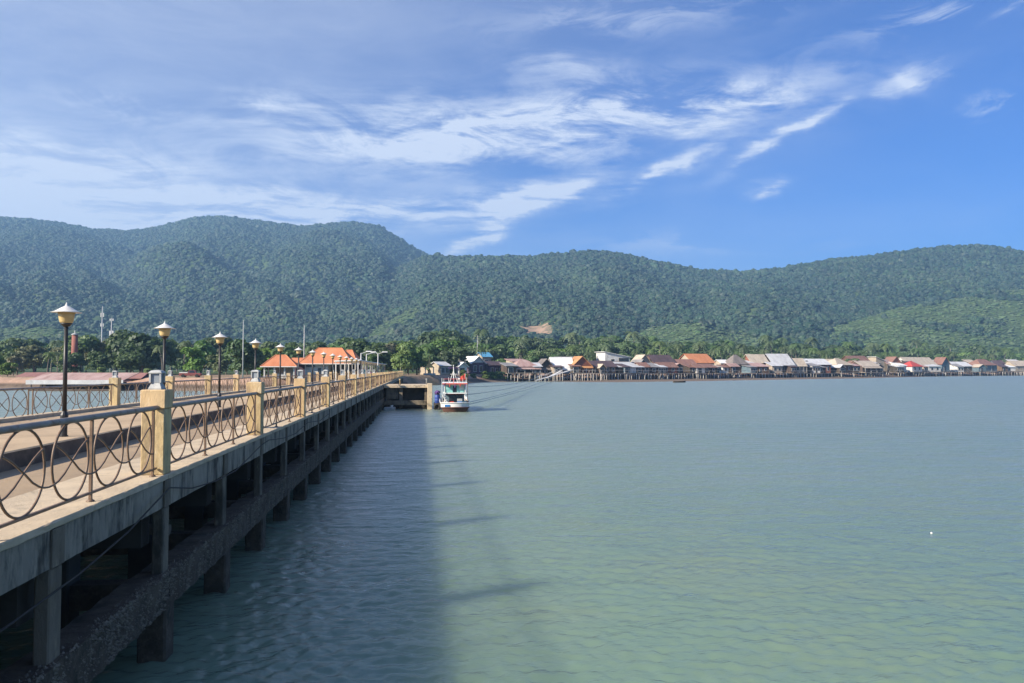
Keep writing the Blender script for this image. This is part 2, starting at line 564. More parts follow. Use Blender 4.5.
def fbm(x, y, o=4):
    s, a, t = 0, 1, 0
    for i in range(o):
        s = s + a * vnoise(x * 2 ** i + 17.3 * i, y * 2 ** i + 5.1 * i)
        t += a
        a *= 0.5
    return s / t


COAST = ([-600, -200, 0, 120, 260, 330, 395, 412, 440, 480, 520, 600, 700, 850, 1000, 1150, 1600],
         [165, 165, 158, 150, 140, 150, 165, 182, 198, 236, 256, 266, 296, 372, 500, 600, 800])
PROF_A = ([-700, -300, -100, 0, 50, 90, 130, 160, 190, 220, 260, 300, 350, 375, 400, 420, 460, 520, 620, 800, 1600],
          [250, 226, 216, 217, 221, 229, 231, 226, 218, 216, 221, 226, 222, 225, 239, 252, 268, 285, 300, 330, 350])
PROF_B = ([-700, 150, 250, 280, 330, 380, 425, 470, 520, 560, 590, 620, 660, 700, 740, 780, 820, 870, 920, 950, 990, 1024, 1100, 1250, 1600],
          [368, 366, 350, 333, 305, 276, 256, 257, 257, 254, 251, 254, 262, 270, 272, 269, 262, 256, 250, 246, 246, 251, 258, 250, 275])
PROF_C = ([-700, -300, 0, 40, 80, 110, 150, 250, 300, 360, 420, 500, 560, 620, 660, 700, 740, 790, 820, 860, 900, 950, 1000, 1060, 1200, 1600],
          [335, 332, 329, 325, 329, 337, 348, 350, 345, 339, 340, 341, 340, 336, 326, 322, 332, 338, 331, 320, 308, 300, 292, 286, 282, 300])


def locate(x, y):
    zc = x * SN + y * CS
    xr = x * CS - y * SN
    zs = np.maximum(zc, 1.0)
    return np.clip(512 + F * xr / zs, -690, 1590), zs


def layer(px, zc, prof, R0, S0, pw):
    top = np.interp(px, prof[0], prof[1])
    Rr = R0 if np.ndim(R0) else np.full_like(px, R0)
    H = EYE + (HZ - top) * Rr / F
    t = (zc - S0) / (Rr - S0)
    up = np.clip(t, 0, 1)
    dn = np.clip(1 - (t - 1) * 0.7, 0, 1)
    gully = (fbm(px / 62.0 + zc / 700.0, zc / 380.0, 4) - 0.5) * 0.22 * np.sin(np.pi * up)
    f = np.clip(up + gully, 0, 1) ** pw
    return np.where(t <= 0, -20.0, np.where(t <= 1, H * f, H * dn))


def ground_z(x, y):
    px, zc = locate(x, y)
    c = np.interp(px, COAST[0], COAST[1])
    flat = np.interp(px, [540, 620, 860, 950], [0, 30, 34, 0])
    t = zc - c
    steep = np.interp(px, [300, 380, 470, 520], [0.62, 0.5, 0.16, 0.055])
    land = np.where(t > 0, 0.012 * flat + t * steep, (t + flat) * 0.012)
    land = np.clip(np.where(t + flat < 0, (t + flat) * np.maximum(steep, .05), land), -3, 2.45)
    land = np.where(land > 0.8, np.minimum(land, 2.45), land)
    base = land + np.clip(t - 60, 0, 400) * 0.006 + (fbm(x / 25.0, y / 25.0, 3) - 0.5) * 0.35 * np.clip(t / 15, 0, 1)
    RC = np.interp(px, [0, 700, 1000, 1300], [800, 860, 1150, 1250])
    C = layer(px, zc, PROF_C, RC, c + 230, 1.15)
    B = layer(px, zc, PROF_B, 1650.0, np.maximum(c + 330, 620), 1.12)
    A = layer(px, zc, PROF_A, 2300.0, np.maximum(c + 380, 700), 1.10)
    return np.maximum(np.maximum(base, C), np.maximum(A, B)), A, B, C


gx = np.concatenate([np.linspace(-680, -60, 40), np.linspace(-50, 1080, 330), np.linspace(1100, 1580, 30)])
gz = np.concatenate([np.linspace(100, 330, 90), 330 * (3300 / 330.0) ** np.linspace(0.012, 1, 170)])
PX, ZC = np.meshgrid(gx, gz)
rr = (PX - 512) / F * ZC
TX, TY = SN * ZC + CS * rr, CS * ZC - SN * rr
TZ = ground_z(TX, TY)[0]
nv, nu = PX.shape
me = bpy.data.meshes.new('ground')
idx = np.arange(nv * nu).reshape(nv, nu)
quads = np.stack([idx[:-1, :-1], idx[:-1, 1:], idx[1:, 1:], idx[1:, :-1]], -1).reshape(-1, 4)
me.from_pydata(np.stack([TX, TY, TZ], -1).reshape(-1, 3).tolist(), [], quads.tolist())
me.polygons.foreach_set('use_smooth', [True] * len(me.polygons))


def bare_spots():
    return [(site(538, 856), 19, 44), (site(418, 192), 15, 13)]


gm = bpy.data.materials.new('ground')
gm.use_nodes = True
t = NT(gm.node_tree)
t.t.nodes.clear()
go = t.n('ShaderNodeOutputMaterial')
gp = t.n('ShaderNodeBsdfPrincipled')
t.l(gp.outputs[0], go.inputs[0])
geo = t.n('ShaderNodeNewGeometry')
pos = geo.outputs['Position']
sp = t.n('ShaderNodeSeparateXYZ')
t.l(pos, sp.inputs[0])
n1 = t.noise(pos, 0.02, 8, 0.6)
n2 = t.noise(pos, 0.35, 8, 0.65)
grass = t.mix(t.rng(n1, 0.35, 0.65), (0.042, 0.078, 0.026), (0.065, 0.10, 0.036))
grass = t.mix(t.m('MULTIPLY', t.rng(n2, 0.5, 0.7), 0.5), grass, (0.13, 0.10, 0.06))
mud = t.mix(t.rng(n2, 0.35, 0.65), (0.15, 0.11, 0.08), (0.085, 0.066, 0.052))
soil = t.mix(t.rng(n2, 0.35, 0.65), (0.44, 0.29, 0.21), (0.33, 0.22, 0.16))
zj = t.m('ADD', sp.outputs[2], t.m('MULTIPLY', t.m('SUBTRACT', n2, 0.5), 0.8))
col = t.mix(t.rng(zj, 2.25, 2.75), soil, grass)
col = t.mix(t.rng(zj, 0.9, 1.5), mud, col)
col = t.mix(t.rng(sp.outputs[2], 0.30, 0.6), (0.17, 0.13, 0.10), col)
for c0, ra, rb in bare_spots():
    d = t.n('ShaderNodeVectorMath', operation='DISTANCE')
    t.l(t.xyz(sp.outputs[0], t.m('ADD', t.m('MULTIPLY', t.m('SUBTRACT', sp.outputs[1], c0.y), ra / rb), c0.y), 0.0), d.inputs[0])
    d.inputs[1].default_value = (c0.x, c0.y, 0)
    dd = t.m('ADD', d.outputs['Value'], t.m('MULTIPLY', t.m('SUBTRACT', t.noise(pos, 0.09, 8, 0.75), 0.5), ra * 2.6))
    earth = t.mix(t.rng(t.noise(pos, 0.11, 6, 0.7), 0.4, 0.62), (0.38, 0.25, 0.17), (0.17, 0.14, 0.085))
    col = t.mix(t.rng(dd, ra * 0.75, ra * 1.02, 1, 0), col, earth)
t.l(col, gp.inputs['Base Color'])
gp.inputs['Roughness'].default_value = 0.95
gp.inputs['Specular IOR Level'].default_value = 0.15
gb = t.n('ShaderNodeBump')
gb.inputs['Strength'].default_value = 0.6
gb.inputs['Distance'].default_value = 0.6
t.l(n2, gb.inputs['Height'])
t.l(gb.outputs[0], gp.inputs['Normal'])
me.materials.append(gm)
tag(link('ground', me), 'muddy shore, flat land and hill slopes behind the bay', kind='structure')

# ------------------------------------------------------------------ water
wm = bpy.data.materials.new('sea_water')
wm.use_nodes = True
t = NT(wm.node_tree)
t.t.nodes.clear()
o_ = t.n('ShaderNodeOutputMaterial')
geo = t.n('ShaderNodeNewGeometry')
pos = geo.outputs['Position']
big_n = t.noise(pos, 0.035, 5, 0.6, 0.6)
mid_n = t.noise(pos, 0.22, 5, 0.6, 0.5)
c = t.mix(t.rng(big_n, 0.35, 0.65), (0.150, 0.232, 0.172), (0.176, 0.250, 0.178))
c = t.mix(t.m('MULTIPLY', t.rng(mid_n, 0.4, 0.7), 0.4), c, (0.200, 0.246, 0.156))
ss = t.n('ShaderNodeSubsurfaceScattering', falloff='BURLEY')
t.l(c, ss.inputs['Color'])
ss.inputs['Scale'].default_value = 2.2
ss.inputs['Radius'].default_value = (1.0, 1.0, 0.9)
ss.inputs['Normal'].default_value = (0, 0, 1)
t.l(t.xyz(0.0, 0.0, 1.0), ss.inputs['Normal'])
gls = t.n('ShaderNodeBsdfGlossy')
fr_ = t.n('ShaderNodeFresnel')
fr_.inputs['IOR'].default_value = 1.40
mx_ = t.n('ShaderNodeMixShader')
t.l(fr_.outputs[0], mx_.inputs[0])
t.l(ss.outputs[0], mx_.inputs[1])
t.l(gls.outputs[0], mx_.inputs[2])
t.l(mx_.outputs[0], o_.inputs[0])
atn = t.n('ShaderNodeAttribute', attribute_name='chop')
wind = t.noise(pos, 0.03, 4, 0.6, 1.0)
t.l(t.m('ADD', t.rng(atn.outputs['Fac'], 0.0, 1.0, 0.07, 0.34, False), t.m('MULTIPLY', t.m('SUBTRACT', wind, 0.5), 0.10)), gls.inputs['Roughness'])
mpw = t.n('ShaderNodeMapping')
mpw.inputs['Rotation'].default_value = (0, 0, R(-18))
mpw.inputs['Scale'].default_value = (0.7, 1.5, 1)
t.l(pos, mpw.inputs['Vector'])
h1 = t.noise(mpw.outputs[0], 6.5, 5, 0.6, 0.5)
h0 = t.noise(mpw.outputs[0], 0.9, 4, 0.6, 0.6)
hh = t.m('ADD', t.m('MULTIPLY', h1, 0.022), t.m('MULTIPLY', t.m('MULTIPLY', h0, atn.outputs['Fac']), 0.45))
wb = t.n('ShaderNodeBump')
wb.inputs['Strength'].default_value = 1.0
wb.inputs['Distance'].default_value = 0.5
t.l(hh, wb.inputs['Height'])
t.l(wb.outputs[0], gls.inputs['Normal'])
t.l(wb.outputs[0], fr_.inputs['Normal'])
rows = [1.5]
while rows[-1] < 5600:
    d_ = rows[-1]
    rows.append(d_ * (1.03 if d_ < 8 else 1.0042 if d_ < 78 else 1.03 if d_ < 400 else 1.12))
rows = np.array(rows)
angs = np.concatenate([np.linspace(-1.5, -0.78, 70)[:-1], np.linspace(-0.78, 0.66, 400), np.linspace(0.66, 1.5, 70)[1:]])
WA, WD = np.meshgrid(angs + YAW, rows)
WX, WY = WD * np.sin(WA), WD * np.cos(WA)
cell = WD * 0.0042
H = np.zeros_like(WX)
lost = np.zeros_like(WX)
wr = np.random.default_rng(23)
gust = 0.55 + 0.9 * fbm(WX / 9.0, WY / 9.0, 3)
NW = 64
for k in range(NW):
    lam = 0.10 * (0.52 / 0.10) ** wr.random()
    th = R(228) + wr.normal() * 1.35
    kk = 2 * math.pi / lam
    slope = 0.22 * math.sqrt(2 / NW) * (1.15 if lam < 1.2 else 0.8)
    fade = np.clip((lam / cell - 2.6) / 3.0, 0, 1)
    ph = kk * (WX * math.cos(th) + WY * math.sin(th)) + wr.uniform(0, 6.28) + 5.0 * (fbm(WX / (lam * 6) + k, WY / (lam * 6), 2) - 0.5)
    sn_ = np.sin(ph)
    H += slope / kk * fade * (sn_ + 0.25 * np.cos(2 * ph)) * gust
    lost += (1 - fade) / NW
H *= np.clip((90 - WD) / 25.0, 0, 1)
lost = np.maximum(lost, np.clip((WD - 65) / 25.0, 0, 1))
nr_, nc_ = WX.shape
me = bpy.data.meshes.new('water')
idx = np.arange(nr_ * nc_).reshape(nr_, nc_)
quads = np.stack([idx[:-1, :-1], idx[:-1, 1:], idx[1:, 1:], idx[1:, :-1]], -1).reshape(-1, 4)
me.vertices.add(nr_ * nc_)
me.vertices.foreach_set('co', np.stack([WX, WY, H], -1).astype(np.float32).ravel())
me.loops.add(len(quads) * 4)
me.loops.foreach_set('vertex_index', quads.astype(np.int32).ravel())
me.polygons.add(len(quads))
me.polygons.foreach_set('loop_start', (np.arange(len(quads)) * 4).astype(np.int32))
me.polygons.foreach_set('loop_total', np.full(len(quads), 4, np.int32))
me.polygons.foreach_set('use_smooth', np.ones(len(quads), bool))
at_ = me.attributes.new('chop', 'FLOAT', 'POINT')
at_.data.foreach_set('value', lost.astype(np.float32).ravel())
me.update()
me.validate()
me.materials.append(wm)
tag(link('water', me), 'calm green grey sea water of the bay', kind='structure')
# the open sea behind and beside the viewer, a little lower so that the sheets never meet
tag(MB().add([(-6000, -6000, -0.35), (6000, -6000, -0.35), (6000, 400, -0.35), (-6000, 400, -0.35)], [(0, 1, 2, 3)]).build('sea', wm), 'open sea behind the viewer', kind='structure')


# ------------------------------------------------------------------ pier
X_OUT, X_WALK, X_KERB, X_LK, X_LO = -3.48, -4.62, -7.13, -11.35, -11.75
Z_LEDGE, Z_ROAD, Z_PLAT, Z_LKERB = 2.54, 2.233, 2.535, 2.64
BAY, Y0 = 6.55, 11.3
Y_END = Y0 + BAY * 26                     # pier root on the shore
pier = tag(empty('pier', (-7.5, 0, 0)), 'long concrete pier on piles running from the left edge to the shore', 'pier')
PO = Vector((-7.5, 0, 0))


def pbox(name, m, x0, x1, y0, y1, z0, z1, bev=0.0):
    b = MB()
    f = b.bbox if bev else b.box
    args = (x0 - PO.x, x1 - PO.x, y0, y1, z0, z1) + ((bev,) if bev else ())
    f(*args)
    return b.build(name, MATS[m], pier)


near_y = Y0 - 3 * BAY


def wobble_edge(o, amp, seed):
    """chip the long edges of a slab a little"""
    bm = bmesh.new()
    bm.from_mesh(o.data)
    bmesh.ops.subdivide_edges(bm, edges=[e for e in bm.edges if abs((e.verts[0].co - e.verts[1].co).y) > 1.0], cuts=36)
    rg = random.Random(seed)
    for v in bm.verts:
        v.co.x += rg.uniform(-amp, amp)
        v.co.z += rg.uniform(-amp, amp) * 0.5
    bm.to_mesh(o.data)
    bm.free()


for k in range(-3, 26):
    a, b = Y0 + k * BAY, Y0 + (k + 1) * BAY
    gap = 0.008
    far = k > 9
    if far and k % 2:
        continue
    if far:
        b = min(Y0 + (k + 2) * BAY, Y_END)
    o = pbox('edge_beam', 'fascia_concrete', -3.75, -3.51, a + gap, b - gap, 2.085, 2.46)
    if k < 5:
        wobble_edge(o, 0.006, k)
    o = pbox('walkway_slab', 'ledge_concrete', X_WALK, X_OUT, a + gap, b - gap, 2.463, Z_LEDGE, 0.012)
    if k < 5:
        wobble_edge(o, 0.007, k + 50)
    pbox('walkway_fill', 'underside_shade', X_WALK, -3.755, a, b, 1.95, 2.46)
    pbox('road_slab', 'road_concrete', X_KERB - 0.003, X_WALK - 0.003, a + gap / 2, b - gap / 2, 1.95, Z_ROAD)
    pbox('kerb', 'kerb_concrete', X_KERB - 0.16, X_KERB - 0.005, a + gap, b - gap, Z_ROAD - 0.2, Z_PLAT + 0.004)
    pbox('platform_slab', 'paving', X_LK, X_KERB - 0.163, a + gap / 2, b - gap / 2, 1.95, Z_PLAT)
    pbox('edge_kerb', 'ledge_concrete', X_LO, X_LK - 0.003, a + gap, b - gap, 2.05, Z_LKERB, 0.012)
    o = pbox('lower_beam', 'tidal_concrete', -3.86, -3.44, a + 0.01, b - 0.01, 0.70, 1.18)
    if k < 6:
        wobble_edge(o, 0.022, k + 90)
    pbox('lower_beam', 'tidal_concrete', -11.8, -11.35, a + 0.01, b - 0.01, 0.70, 1.16)

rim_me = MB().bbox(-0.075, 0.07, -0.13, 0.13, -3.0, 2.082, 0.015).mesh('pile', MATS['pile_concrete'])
pile_me = MB().bbox(-0.2, 0.2, -0.2, 0.2, -3.0, 1.548, 0.02).mesh('pile', MATS['underside_shade'])
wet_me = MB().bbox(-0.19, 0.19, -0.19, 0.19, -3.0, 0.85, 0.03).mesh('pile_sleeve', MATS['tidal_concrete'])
cross_me = MB().box(-3.8, 3.72, -0.16, 0.16, 1.55, 1.948).mesh('cross_beam', MATS['underside_shade'])
low_cross_me = MB().box(-3.8, 3.5, -0.14, 0.14, 0.72, 1.06).mesh('lower_cross_beam', MATS['tidal_concrete'])
for j in range(-6, 50):
    y = Y0 + j * BAY / 2
    link('pile', rim_me, pier, (-3.575 - PO.x, y, 0))
    for x in (-4.9, -7.45, -11.5):
        if x < -7 and j > 22 and j % 2:
            continue
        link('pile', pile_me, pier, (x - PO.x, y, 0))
    if j < 16:
        link('pile_sleeve', wet_me, pier, (-3.62 - PO.x, y, 0))
    if j < 26:
        link('cross_beam', cross_me, pier, (0, y, 0))
        link('lower_cross_beam', low_cross_me, pier, (0, y, 0))
# pilaster strips on the fascia over each pile, and oyster growth on the tidal beam
strip_me = MB().bbox(-0.012, 0.012, -0.13, 0.13, 2.088, 2.458, 0.004).mesh('pilaster', MATS['pile_concrete'])
for j in range(-4, 24):
    link('pilaster', strip_me, pier, (-3.497 - PO.x, Y0 + j * BAY / 2, 0))
b = MB()
rg = random.Random(5)
for i in range(15000):
    y = 2.5 + 34 * rg.random() ** 1.6
    q = rg.random()
    s = rg.uniform(0.012, 0.034)
    if q < 0.72:
        p0, nrm = Vector((-3.44, y, rg.uniform(0.70, 1.18))), Vector((1, 0, 0))
    elif q < 0.9:
        p0, nrm = Vector((rg.uniform(-3.60, -3.44), y, 1.18)), Vector((0, 0, 1))
    else:
        p0, nrm = Vector((rg.uniform(-3.8, -3.44), y, 0.70)), Vector((0, 0, -1))
    u = nrm.orthogonal().normalized()
    u.rotate(Matrix.Rotation(rg.uniform(0, 6.28), 3, nrm))
    w = nrm.cross(u)
    tip = p0 + nrm * s * rg.uniform(0.25, 0.8) + u * s * rg.uniform(-0.6, 0.6)
    base = [p0 - nrm * 0.02 + (u * ca + w * sa) * s * rg.uniform(0.7, 1.3) for ca, sa in ((1, 0), (0.2, 1), (-1, 0.1), (-0.1, -1))]
    base = [v - PO for v in base]
    b.add(base + [tip - PO], [(0, 1, 4), (1, 2, 4), (2, 3, 4), (3, 0, 4)])
tag(b.build('barnacles', MATS['barnacle'], pier), kind='stuff')

# loose service cable swagged below the fascia
pts = []
for (y, z) in ((3.0, 1.74), (5.0, 1.80), (6.9, 1.87), (8.2, 1.95), (9.6, 2.08), (10.6, 2.25), (11.2, 2.36), (12.2, 2.20), (13.4, 2.13), (14.8, 2.12), (16.2, 2.22),
               (17.4, 2.34), (18.2, 2.38), (20, 2.27), (22, 2.22), (24.4, 2.36), (27, 2.24), (31, 2.35)):
    pts.append((-3.40 + 0.03 * math.sin(y), y, z))
fine = []
for i in range(len(pts) - 1):
    for k in range(5):
        fine.append(Vector(pts[i]).lerp(Vector(pts[i + 1]), k / 5))
tag(MB().tube(fine, 0.011, 6).build('cable', MATS['cable']), 'black cable swagged along the pier edge below the walkway', 'cable')
tag(MB().tube([(-3.98, 13.0, 1.42), (-4.25, 13.02, 1.43), (-4.62, 13.05, 1.44), (-7.2, 13.2, 1.5)], 0.09, 12).build('drain_pipe', MATS['pile_concrete'], None),
    'grey drain pipe crossing in the dark under the pier deck', 'pipe')

# ------------------------------------------------------------------ railings
L = BAY - 0.34
RC_Z, RR = 0.535, 0.42


def ring_pts(cy, n=36):
    return [(0, cy + RR * math.cos(2 * math.pi * i / n), RC_Z + RR * math.sin(2 * math.pi * i / n)) for i in range(n)]


def scroll_pts(cy, sgn=(-1, 1)):
    prof = [(0.0, 0.0), (0.10, 0.008), (0.2, 0.034), (0.33, 0.095), (0.466, 0.19), (0.57, 0.255), (0.68, 0.325), (0.78, 0.375), (0.865, 0.41)]
    lo = 0.325
    left = [(0.012, cy - a, lo + h) for a, h in prof[:0:-1]] if -1 in sgn else []
    right = [(0.012, cy + a, lo + h) for a, h in (prof if 1 in sgn else prof[:1])]
    return left + right


b0, bw = 0.13, (L - 0.26) / 3
bal_y = [b0 + i * bw for i in range(4)]
ring_y = [b0 + bw * i + bw * (0.25 + 0.5 * j) for i in range(3) for j in range(2)]
scr = [(y + bw * 0.25, (-1, 1)) for y in ring_y[:-1]] + [(ring_y[0] - bw * 0.25, (1,)), (ring_y[-1] + bw * 0.25, (-1,))]
ring_me = MB().tube([(x, y, z) for x, y, z in ring_pts(0)], 0.013, 8, closed=True).mesh('ring', MATS['ring_paint'])
scroll_me = {s: MB().tube(scroll_pts(0, s), 0.011, 6).mesh('scroll', MATS['ring_paint']) for s in ((-1, 1), (1,), (-1,))}
bal_me = MB().bbox(-0.017, 0.017, -0.017, 0.017, 0.0, 0.965, 0.004).add([], []).mesh('baluster', MATS['ring_paint'])
foot_me = MB().lathe([(0.045, 0.0), (0.045, 0.012), (0.022, 0.03)], 10).mesh('baluster_foot', MATS['ring_paint'])
top_me = MB().tube([(0, 0, 0.975), (0, L, 0.975)], 0.036, 12).mesh('top_rail', MATS['rail_paint'])
bot_me = MB().bbox(-0.018, 0.018, 0, L, 0.088, 0.118, 0.004).mesh('bottom_rail', MATS['ring_paint'])


def railing_proto():
    r = empty('railing')
    link('top_rail', top_me, r)
    link('bottom_rail', bot_me, r)
    for y in bal_y:
        q = link('baluster', bal_me, r, (0, y, 0))
        link('foot', foot_me, q)
    for y in ring_y:
        link('ring', ring_me, r, (0, y, 0))
    for y, s in scr:
        link('scroll', scroll_me[s], r, (0, y, 0))
    return r


fm = MB()
fm.tube([(0, 0, 0.975), (0, L, 0.975)], 0.036, 6)
fm.box(-0.018, 0.018, 0, L, 0.088, 0.118)
for y in bal_y:
    fm.box(-0.017, 0.017, y - 0.017, y + 0.017, 0, 0.95)
for y in ring_y:
    fm.tube([(a, y + c_ - 0, d_) for a, c_, d_ in ring_pts(0, 16)], 0.0145, 4, closed=True)
far_rail_me = fm.mesh('far_railing', MATS['ring_paint'])
ORD = ['first', 'second', 'third', 'fourth', 'fifth', 'sixth', 'seventh', 'eighth', 'ninth', 'tenth', 'eleventh', 'twelfth', 'thirteenth',
       'fourteenth', 'fifteenth', 'sixteenth', 'seventeenth', 'eighteenth', 'nineteenth', 'twentieth', 'twenty-first', 'twenty-second', 'twenty-third', 'twenty-fourth', 'twenty-fifth', 'twenty-sixth', 'twenty-seventh']
proto = railing_proto()
used = False
for side, x, z, k0, k1 in (('seaward', -3.60, Z_LEDGE, -1, 25), ('far', -11.56, 2.505, 0, 25)):
    for k in range(k0, k1):
        loc = (x, Y0 + k * BAY + 0.17, z)
        if side == 'far' and k < 3:
            loc = (x, Y0 + 3 * BAY - 0.17 - (3 - k) * (L + 0.002), z)
        nth = k - k0
        if nth < 27:
            place = '%s bay from the camera' % ORD[nth]
        else:
            place = 'bay close to the shore'
        lab = 'iron ring railing on the %s of the pier, %s' % ('open water side' if side == 'seaward' else 'far side', place)
        if k < 8:
            o = proto if not used else copy_tree(proto)
            used = True
            o.location = loc
        else:
            o = link('railing', far_rail_me, None, loc)
        o.scale = (1, 1, 0.955)
        tag(o, lab, 'railing', 'ring railings along the pier edges')

# posts with a small lantern on top
shaft_me = MB().bbox(-0.155, 0.155, -0.155, 0.155, 0, 0.95, 0.012).mesh('shaft', MATS['post_paint'])
head_me = MB().bbox(-0.168, 0.168, -0.168, 0.168, 0.953, 1.225, 0.012).mesh('head', MATS['post_paint'])
lb = MB().lathe([(0.125, 0), (0.125, 0.02), (0.105, 0.05), (0.085, 0.085), (0.08, 0.10)], 4, phase=R(45), smooth=False)
lbase_me = lb.mesh('lantern_base', MATS['cap_white'])
lf = MB()
for sx in (-1, 1):
    for sy in (-1, 1):
        lf.box(sx * 0.07 - 0.012, sx * 0.07 + 0.012, sy * 0.07 - 0.012, sy * 0.07 + 0.012, 0.10, 0.235)
lf.lathe([(0.125, 0.235), (0.125, 0.25), (0.09, 0.275), (0.02, 0.285)], 4, phase=R(45), smooth=False)
lframe_me = lf.mesh('lantern_frame', MATS['cap_white'])
lglass_me = MB().box(-0.06, 0.06, -0.06, 0.06, 0.10, 0.232).mesh('lantern_glass', MATS['cap_glass'])
pb = MB().bbox(-0.155, 0.155, -0.155, 0.155, 0, 1.225, 0.012)
far_post_me = pb.mesh('far_post', MATS['post_paint'])
for side, x, z, k0 in (('near', -3.655, Z_LEDGE, 0), ('far', -11.55, 2.505, 3)):
    for k in range(k0, 26):
        y = Y0 + k * BAY
        place = ('%s from the camera' % ORD[k]) if k < 27 else ''
        lab = 'square yellow concrete railing post on the %s edge of the pier, %s' % ('water' if side == 'near' else 'far', place)
        if k < 9:
            o = empty('railing_post', (x, y, z))
            link('shaft', shaft_me, o)
            link('head', head_me, o)
            ln = link('lantern', lbase_me, o, (0, 0, 1.226), R(random.uniform(-8, 8)))
            link('lantern_frame', lframe_me, ln)
            link('lantern_glass', lglass_me, ln)
        else:
            o = link('railing_post', far_post_me, None, (x, y, z))
        o.scale = (1, 1, 0.963)
        tag(o, lab, 'post', 'yellow railing posts along the pier')

# lamp posts on the raised walk
LAMP = [
    ('base_sleeve', MB().lathe([(0.085, 0), (0.085, 0.03), (0.066, 0.035), (0.066, 0.27), (0.08, 0.285), (0.08, 0.47), (0.055, 0.53), (0.047, 0.56)], 10, smooth=False), 'lamp_black'),
    ('pole', MB().lathe([(0.046, 0.56), (0.040, 2.40)], 12), 'lamp_black'),
    ('collar', MB().lathe([(0.040, 2.40), (0.075, 2.42), (0.11, 2.46), (0.12, 2.485)], 12), 'lamp_black'),
    ('glass_shade', MB().lathe([(0.118, 2.487), (0.135, 2.52), (0.155, 2.62), (0.178, 2.715)], 20), 'lamp_glass'),
    ('hat', MB().lathe([(0.305, 2.716), (0.308, 2.722), (0.24, 2.742), (0.185, 2.775), (0.12, 2.818), (0.06, 2.85), (0.03, 2.87), (0.018, 2.90), (0.006, 2.945)], 24), 'lamp_hat'),
]
LAMP = [(n, q.mesh(n, MATS[m])) for n, q, m in LAMP]
for k in range(0, 14):
    o = empty('lamp_post', (-7.70, Y0 + BAY * (k + 1), Z_PLAT), R(random.uniform(0, 60)))
    for n, q in LAMP:
        link(n, q, o)
    tag(o, 'black lamp post with white hat and amber shade on the pier, %s from the camera' % ORD[k], 'lamp post', 'lamp posts along the pier')

# covered walkway on the far part of the pier: flat white roof sheets on slim posts
cw = tag(empty('covered_walkway', (-9.2, 100, Z_PLAT)), 'long white flat roofed walkway on slim posts on the far pier', 'walkway')
rp = MB().slab([(-1.6, 0.03, 2.62), (1.6, 0.03, 2.75), (1.6, 5.97, 2.75), (-1.6, 5.97, 2.62)], 0.14).mesh('roof_panel', MATS['roof_white'])
pp = MB().box(-0.06, 0.06, -0.06, 0.06, 0, 2.55).mesh('post', MATS['trim_white'])
for i in range(14):
    link('roof_panel', rp, cw, (0, i * 6, 0))
    for sx in (-1.4, 1.4):
        link('post', pp, cw, (sx, i * 6 + 0.3, 0))

# street lights with arms near the pier root
def street_light(px, depth, ytop, arms, label):
    p0 = site(px, depth, 2.45)
    h = hgt(ytop, depth) - 2.45
    o = empty('street_light', p0)
    MB().lathe([(0.11, 0), (0.07, h)], 8).build('pole', MATS['roof_silver'], o)
    for sgn, ln in arms:
        e = Vector((sgn * ln, 0, h + 0.25))
        a = MB().tube([(0, 0, h - 0.1), (sgn * ln * 0.5, 0, h + 0.12), e], 0.05, 6).build('arm', MATS['roof_silver'], o)
        MB().bbox(e.x - 0.45, e.x + 0.45, -0.17, 0.17, e.z - 0.08, e.z + 0.08, 0.03).build('lamp_head', MATS['roof_white'], a)
    tag(o, label, 'street light', 'street lights by the pier root')


street_light(361, 118, 353, [(1, 1.2)], 'tall street light with one arm, leftmost of three by the covered walkway')
street_light(366.5, 132, 354, [(1, 1.3)], 'tall street light with one arm, middle one of three by the covered walkway')
street_light(378, 124, 353.5, [(-1, 0.75), (1, 1.1)], 'tall street light with two opposite arms above the covered walkway')

# ------------------------------------------------------------------ landing stage beside the pier
YD = 78.0
dock = tag(empty('landing_stage', (-3.5, YD, 0)), 'weathered concrete landing stage beside the pier next to the moored boat', 'landing stage')
MB().bbox(0.0, 4.6, 0, 5.2, 2.15, 2.45, 0.02).build('deck', MATS['ledge_concrete'], dock)
MB().bbox(0.0, 4.75, -0.05, 0.35, 0.42, 0.88, 0.02).build('fender_beam', MATS['pile_concrete'], dock)
MB().bbox(0.0, 4.6, 4.6, 5.0, 0.42, 0.88, 0.02).build('fender_beam', MATS['pile_concrete'], dock)
MB().bbox(0.35, 1.45, 0.5, 1.0, 1.0, 2.14, 0.02).build('panel', MATS['pile_concrete'], dock)
MB().bbox(0.9, 4.4, 1.4, 1.6, -1, 2.14, 0.02).build('inner_wall', MATS['underside_shade'], dock)
for x in (0.35, 1.7, 4.25):
    for y in (0.55, 2.6, 4.4):
        MB().bbox(x - 0.17, x + 0.17, y - 0.17, y + 0.17, -3, 2.148, 0.02).build('pile', MATS['pile_concrete'], dock)
MB().bbox(4.35, 4.85, -0.45, 0.0, -3, 2.62, 0.03).build('fender_pile', MATS['ledge_concrete'], dock)
MB().lathe([(0.07, 0), (0.07, 0.5), (0.10, 0.52), (0.10, 0.6)], 8, (1.6, 0.3, 2.45)).build('bollard', MATS['post_paint'], dock)
MB().lathe([(0.07, 0), (0.07, 0.5), (0.10, 0.52), (0.10, 0.6)], 8, (4.3, 2.4, 2.45)).build('bollard', MATS['cap_white'], dock)
MB().bbox(0.1, 1.2, -1.9, -0.5, -0.25, 0.28, 0.05).build('float_block', MATS['cap_white'], dock)

